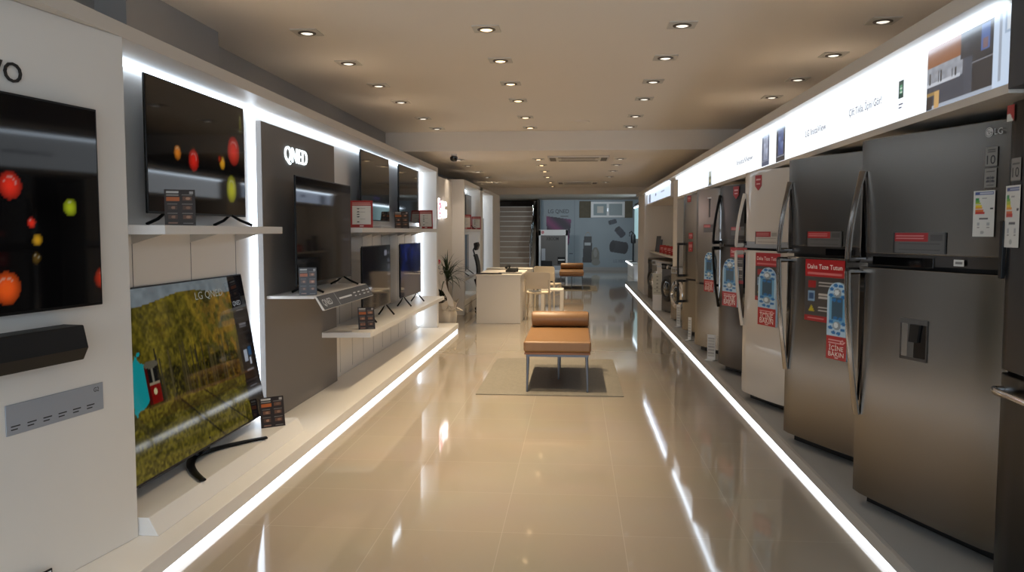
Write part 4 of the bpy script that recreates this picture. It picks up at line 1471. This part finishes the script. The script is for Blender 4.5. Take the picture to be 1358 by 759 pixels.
sticker(upF, 'spec_label', fy, .19, .30, z_(1.40), z_(1.48), pic_redtag, 12, 12)
sticker(upF, 'feature_label', fy, .19, .30, z_(1.23), z_(1.36), pic_redtag, 12, 12)

# Z: dark french door refrigerator at the right edge
t = thing('refrigerator', 'near black french door refrigerator with a chrome drawer handle cut by the right edge', 'refrigerator', (1.62, 3.19, P), -90)
MB().box(.0, .91, .075, .72, .02, 1.86).build('cabinet', 'side', t, bevel=.005)
MB().box(.03, .88, .09, .2, .0, .019).build('base_grille', 'black', t)
d1 = MB().prism(door_profile(0, .452, .07, .006), .875, 1.88).build('fridge_door', 'blacksteel', t, bevel=.006, loc=(0, .07, 0))
d2 = MB().prism(door_profile(.458, .91, .07, .006), .875, 1.88).build('fridge_door', 'blacksteel', t, bevel=.006, loc=(0, .07, 0))
d3 = MB().prism(door_profile(0, .91, .07, .006), .05, .86).build('freezer_drawer', 'blacksteel', t, bevel=.006, loc=(0, .07, 0))
for d, z in ((d3, .80),):
    h = MB().tube([(.05, -.0, z), (.05, -.035, z), (.09, -.045, z), (.455, -.055, z), (.82, -.045, z), (.86, -.035, z), (.86, 0, z)], .012, 10, flat=(1, 1.2)).build('handle', 'chrome', d, loc=(0, -.07, 0))
for d, x in ((d1, .015), (d2, .895)):
    MB().box(x - .012, x + .012, -.085, -.068, 1.22, 1.44).build('handle', 'black', d, bevel=.004)
fz = lambda x: -.0715
sticker(d1, 'energy_label', lambda x: -.077, .025, .125, 1.34, 1.57, pic_energy, 30, 50)
sticker(d1, 'guarantee_label', lambda x: -.077, .055, .12, 1.585, 1.67, pic_badge, 12, 16, lambda q, y: q.text('10', .0875, 1.60, .036, y=y, col=(.12, .12, .13), center=True, bold=.006, width=.045))
sticker(d1, 'red_tag', lambda x: -.077, 0.01, .06, 1.81, 1.87, lambda U, V: np.where(((V < .5) & (U < .9 - V))[:, None], C(.8, .8, .78), C(.62, .12, .12)), 12, 16)

# ------------------------------------------------------------------ price stands on the platform
def stand(label, x, y, rz, w, h):
    t = thing('price_stand', label, 'price stand', (x, y, P), rz)
    MB().box(-w / 2, w / 2, -.05, .05, 0, .012).build('base', 'whiteplastic', t, bevel=.003)
    MB().box(-w / 2, w / 2, 0, .006, .0125, h).build('board', 'whiteplastic', t, bevel=.002)
    MB().paint(-w * .38, w * .38, h * .15, h * .88, -.0015, 12, 24, lambda U, V: np.where((np.sin(V * 40) > .3)[:, None], C(.62, .62, .62), C(.80, .80, .78))).build('print', 'print', t, smooth=0)
stand('low white price stand on the platform before the fifth refrigerator', 1.47, 8.76, -40, .10, .28)
stand('low white price stand on the platform between the two tall platinum refrigerators', 1.46, 10.35, -55, .06, .30)
stand('narrow white price stand beside the farthest refrigerator', 1.50, 11.80, -45, .07, .33)

# ------------------------------------------------------------------ washing machine bay
t = thing('counter', 'long beige counter board over the washing machines', 'counter', (0, 0, 0))
MB().box(1.62, 2.75, 13.51, 17.81, 1.04, 1.07).build('counter_top', 'slab', t, bevel=.003)
MB().box(1.95, 2.75, 13.515, 13.54, P, 1.0399).build('support_panel', 'slab', t)
MB().box(1.95, 2.75, 17.78, 17.805, P, 1.0399).build('support_panel', 'slab', t)
def washer(label, y, x=1.50, body='steell', dark=False):
    t = thing('washing_machine', label, 'washing machine', (x, y, P), -72)
    MB().box(0, .60, 0, .58, .015, .85).build('cabinet', body, t, bevel=.012)
    for xx in (.06, .54):
        MB().cyl((xx, .06, 0), (xx, .06, .02), .02).build('foot', 'black', t)
    MB().box(.02, .58, -.012, -.0005, .74, .84).build('control_panel', 'gloss' if dark else 'plate', t, bevel=.004)
    MB().lathe([(.0, 0), (.034, 0), (.032, -.025), (0, -.028)], 20, (.30, -.013, .79), 0, 'y').build('program_knob', 'chrome', t)
    MB().box(.05, .18, -.016, -.0121, .765, .815).build('detergent_drawer', body, t, bevel=.003)
    dr = MB().lathe([(.13, 0), (.225, 0), (.23, -.02), (.215, -.05), (.165, -.062), (.15, -.04), (.13, -.03)], 36, (.30, -.001, .42), 0, 'y').build('door_ring', 'chrome' if not dark else 'seal', t)
    MB().lathe([(.0, -.075), (.06, -.072), (.12, -.058), (.155, -.035)], 30, (.30, -.001, .42), 0, 'y').build('door_glass', 'drum', t)
    MB().box(.50, .535, -.045, -.0005, .36, .48).build('door_handle', 'chrome', t, bevel=.006)
    return t
washer('silver front loading washing machine before the beige pier', 12.78)
washer('dark panelled front loading washing machine with the white paper on it', 14.15, dark=True, body='steel2')
washer('white front loading washing machine, third from the beige pier', 15.05, body='fwhite')
washer('silver front loading washing machine, fourth from the beige pier', 15.95)
washer('dark front loading washing machine before the far pier', 16.85, dark=True, body='steel2')
t = thing('info_sheet', 'white specification sheet standing before the second washing machine', 'sign', (1.44, 14.30, P), -25)
MB().box(-.085, .085, 0, .008, .0, .66).build('board', 'whiteplastic', t, bevel=.002)
def pic_sheet(U, V):
    A = base(U, (.74, .74, .70))
    for y in (.10, .27, .44, .61, .78):
        rect(A, U, V, .08, .92, y, y + .008, C(.5, .5, .48))
        ell(A, U, V, .5, y + .08, .12, .035, C(.48, .48, .46))
    return A
MB().paint(-.08, .08, .28, .655, -.0012, 14, 40, pic_sheet).build('print', 'print', t, smooth=0)
for k in range(4):
    card(f'small red price card on the washing machine counter, {ORDI[k]} from the pier', 1.72, 14.3 + k * .62, 1.07, -18, .12, .16, 6, pic=pic_redtag, nx=10, ny=12)
for k, (y, h) in enumerate(((16.8, .27), (17.2, .34))):
    t = thing('tablet_stand', ('shorter' if k == 0 else 'taller') + ' thin upright grey tablet on the washing machine counter', 'tablet', (1.72, y, 1.07), -30)
    MB().box(-.05, .05, 0, .01, 0, h).build('screen', 'slate', t, bevel=.002, rot=(rad(-14), 0, 0))
    MB().box(-.04, .04, .0, .1, 0, .006).build('foot', 'blackm', t)

# ------------------------------------------------------------------ far end: lit showcase, vacuum cleaner
t = thing('showcase', 'tall lit showcase with a pale frame near the far right corner', 'showcase', (2.05, 24.0, 0))
MB().box(0, .06, 0, 4.5, .25, 2.45).box(0, .6, -.04, 0, .001, 2.45).box(0, .6, 4.5, 4.54, .001, 2.45).box(0, .6, 0, 4.5, 2.40, 2.45).box(.0, .6, 0, 4.5, .05, .25).build('frame', 'wallg', t)
MB().box(-.01, -.001, .15, 4.4, 1.25, 2.30).build('glass_panel', mat('cool_lit_panel', (.6, .7, .72), .3, emit=(.62, .76, .78), estr=.35), t)
MB().box(-.03, -.001, .0, 4.5, 2.30, 2.34).build('led_strip', 'led', t)
MB().box(-.06, -.001, .0, 4.5, .02, .05).build('led_strip', 'led', t)
t = thing('shelf_ledge', 'low white ledge with a light line by the far right corner', 'shelf', (1.75, 25.0, 0))
MB().box(0, .20, 0, 3.2, .45, .50).build('board', 'white', t)
MB().box(-.02, 0, 0, 3.2, .44, .47).build('led_strip', 'ledf', t)
MB().box(.05, .19, .1, 3.1, .001, .45).build('plinth', 'white', t)
t = thing('vacuum_cleaner', 'black upright stick vacuum cleaner on the white ledge at the far right', 'vacuum cleaner', (1.85, 26.2, .50))
MB().lathe([(.001, 0), (.12, 0), (.12, .02), (.05, .03), (.001, .03)], 20).build('base', 'black', t)
MB().cyl((0, 0, .02), (0, 0, .95), .022).build('tube', 'black', t)
MB().lathe([(.0, .60), (.075, .62), (.08, .85), (.05, .92), (0, .92)], 18).build('dust_bin', 'black', t)
MB().tube([(0, 0, .92), (-.06, 0, 1.0), (-.12, 0, .96), (-.12, 0, .84)], .02, 8).build('handle', 'black', t)

# ------------------------------------------------------------------ back wall graphics
t = thing('wall_mural', 'grey blue printed mural with a television and speakers on the back wall', 'mural', (-1.36, 31.0, 0))
MB().box(0, 4.05, -.02, -.0005, .12, 2.70).build('panel', 'wallg', t)
q = MB()
q.paint(0, 4.05, .12, 2.70, -.0215, 220, 140, pic_mural)
q.text('LG QNED', .28, 2.20, .15, y=-.024, col=(.24, .26, .28), bold=.01, width=.80)
q.box(.76, 1.06, -.024, -.0235, 2.06, 2.10, col=(.38, .40, .42))
q.text('LG XBOOM', 2.80, .30, .12, y=-.024, col=(.36, .39, .42), width=.62)
q.box(1.10, 1.24, -.024, -.0235, .62, .66, col=(.38, .41, .44))
q.build('print', 'mural', t, smooth=0)
struct('trim_3', MB().box(-1.4, 2.8, 30.96, 31.0, 0, .12), 'wallg', smooth=0)
# opening with brick sides and a white double window
t = struct('window_1', MB().box(.56, 1.85, 30.90, 30.93, 2.03, 2.63), 'whiteplastic', bevel=.004)
a = MB().box(.66, 1.16, 30.885, 30.899, 2.11, 2.55).build('pane', mat('pane_reflective', (.58, .64, .66), .5), t)
b = MB().box(1.25, 1.75, 30.885, 30.899, 2.11, 2.55).build('pane', mat('pane_matt', (.52, .57, .58), .4), t)
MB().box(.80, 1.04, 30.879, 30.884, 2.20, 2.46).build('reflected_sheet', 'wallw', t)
MB().box(1.19, 1.215, 30.86, 30.899, 2.26, 2.38).build('window_handle', 'chrome', t)
o = struct('trim_4', MB().box(.12, .56, 30.93, 30.975, 2.02, 2.66).box(1.85, 2.15, 30.93, 30.975, 2.02, 2.66), 'brick')
# promo display in front of the mural
t = thing('promo_display', 'white framed promotional board with speaker boxes standing before the mural', 'display stand', (-1.38, 29.8, 0))
MB().box(0, 1.07, 0, .28, .001, .06).build('base', 'whiteplastic', t)
MB().box(0, .07, .0, .05, .06, 1.55).box(1.0, 1.07, .0, .05, .06, 1.55).box(0, 1.07, 0, .05, 1.35, 1.56).build('frame', 'whiteplastic', t)
MB().box(.07, 1.0, .02, .04, .06, 1.35).build('back_board', 'side', t)
q = MB()
logo_disc(q, .14, 1.46, .055, -.002, 0, 1)
q.build('face_mark', ['redink', 'whiteink'], t, smooth=0)
MB().text('XBOOM', .27, 1.17, .12, y=.017, bold=.01, width=.46).build('lettering', 'ink', t, smooth=0)
MB().box(.10, .24, -.02, .015, .42, .86).build('picture_strip', 'plate', t)
for k, (x0, x1, z0, z1, m_) in enumerate(((.08, .50, .06, .40, 'black'), (.55, .98, .06, .22, 'plate'), (.70, .98, .28, .55, 'black'), (.72, .96, .42, .46, 'whiteplastic'))):
    MB().box(x0, x1, -.0 - (.04 if k == 3 else 0), .019, z0, z1).build('product_box', m_, t, bevel=.004)

# ------------------------------------------------------------------ stairs
t = thing('staircase', 'beige stone staircase rising beyond the white unit in the back corner', 'stairs', (0, 0, 0))
q = MB()
nst, rise, run = 13, .19, .28
for k in range(nst):
    q.box(-3.7, -1.60, 28.0 + k * run, 28.0 + (k + 1) * run + (1.4 if k == nst - 1 else .01), 0 if k == 0 else k * rise - .01, (k + 1) * rise - .03)
q.build('flight', 'step', t)
q = MB()
for k in range(nst):
    q.box(-3.7, -1.60, 27.985 + k * run, 28.0 + (k + 1) * run, (k + 1) * rise - .03, (k + 1) * rise)
q.build('treads', 'stepedge', t)
MB().prism([(28.0, 0), (28.0, .20), (31.6, 2.50), (31.6, 0)], -1.60, -1.50, 'x').build('side_string', 'step', t)
t = thing('stair_railing', 'steel handrail with glass along the right side of the stairs', 'railing', (0, 0, 0))
MB().tube([(-1.62, 28.1, 1.05), (-1.62, 31.4, 2.62)], .03, 10).build('handrail', 'chrome', t)
for k in range(4):
    y = 28.15 + k * 1.05
    zb = (y - 28.0) / run * rise
    MB().cyl((-1.62, y, zb), (-1.62, y, min(zb + .95, 2.65)), .02).build('post', 'chrome', t)
MB().prism([(28.2, .30), (28.2, .98), (31.3, 2.5), (31.3, 2.3)], -1.625, -1.615, 'x').build('glass_panel', 'glass', t)
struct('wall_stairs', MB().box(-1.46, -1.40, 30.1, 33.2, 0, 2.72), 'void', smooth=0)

# ------------------------------------------------------------------ light of the place
def area(x, y, z, sx, sy, power, col, rot=(0, 0, 0), name='panel_light'):
    l = bpy.data.lights.new(name, 'AREA')
    l.shape = 'RECTANGLE'
    l.size, l.size_y = sx, sy
    l.energy = power
    l.color = col
    o = bpy.data.objects.new(name, l)
    COL.objects.link(o)
    o.location = (x, y, z)
    o.rotation_euler = rot
    return o
# cool light on the mural from an unseen spot behind the second ceiling drop
spot(.9, 24.2, 2.68, 230, (.80, .92, 1.), 120, 1., to=(.9, 31, 1.0), r=.15, name='rear_light')
spot(-2.4, 24.2, 2.68, 130, (1., .95, .9), 90, 1., to=(-2.4, 30, 1.2), r=.15, name='rear_light')  # unseen spot added to brighten the stairs
w = bpy.data.worlds.new('daylight')
S.world = w
w.use_nodes = True
bg = w.node_tree.nodes['Background']
bg.inputs['Color'].default_value = (*lin((.86, .93, 1.)), 1)
bg.inputs['Strength'].default_value = 1.7

S.view_settings.view_transform = 'Standard'
S.view_settings.look = 'None'
S.view_settings.gamma = 1
S.view_settings.use_curve_mapping = False
S.view_settings.exposure = 1.0
try:
    S.cycles.use_denoising = True
    S.cycles.denoiser = 'OPENIMAGEDENOISE'
    S.cycles.max_bounces = 10
    S.cycles.diffuse_bounces = 5
    S.cycles.glossy_bounces = 5
    S.cycles.sample_clamp_indirect = 6
    S.cycles.caustics_reflective = False
    S.cycles.caustics_refractive = False
except Exception:
    pass
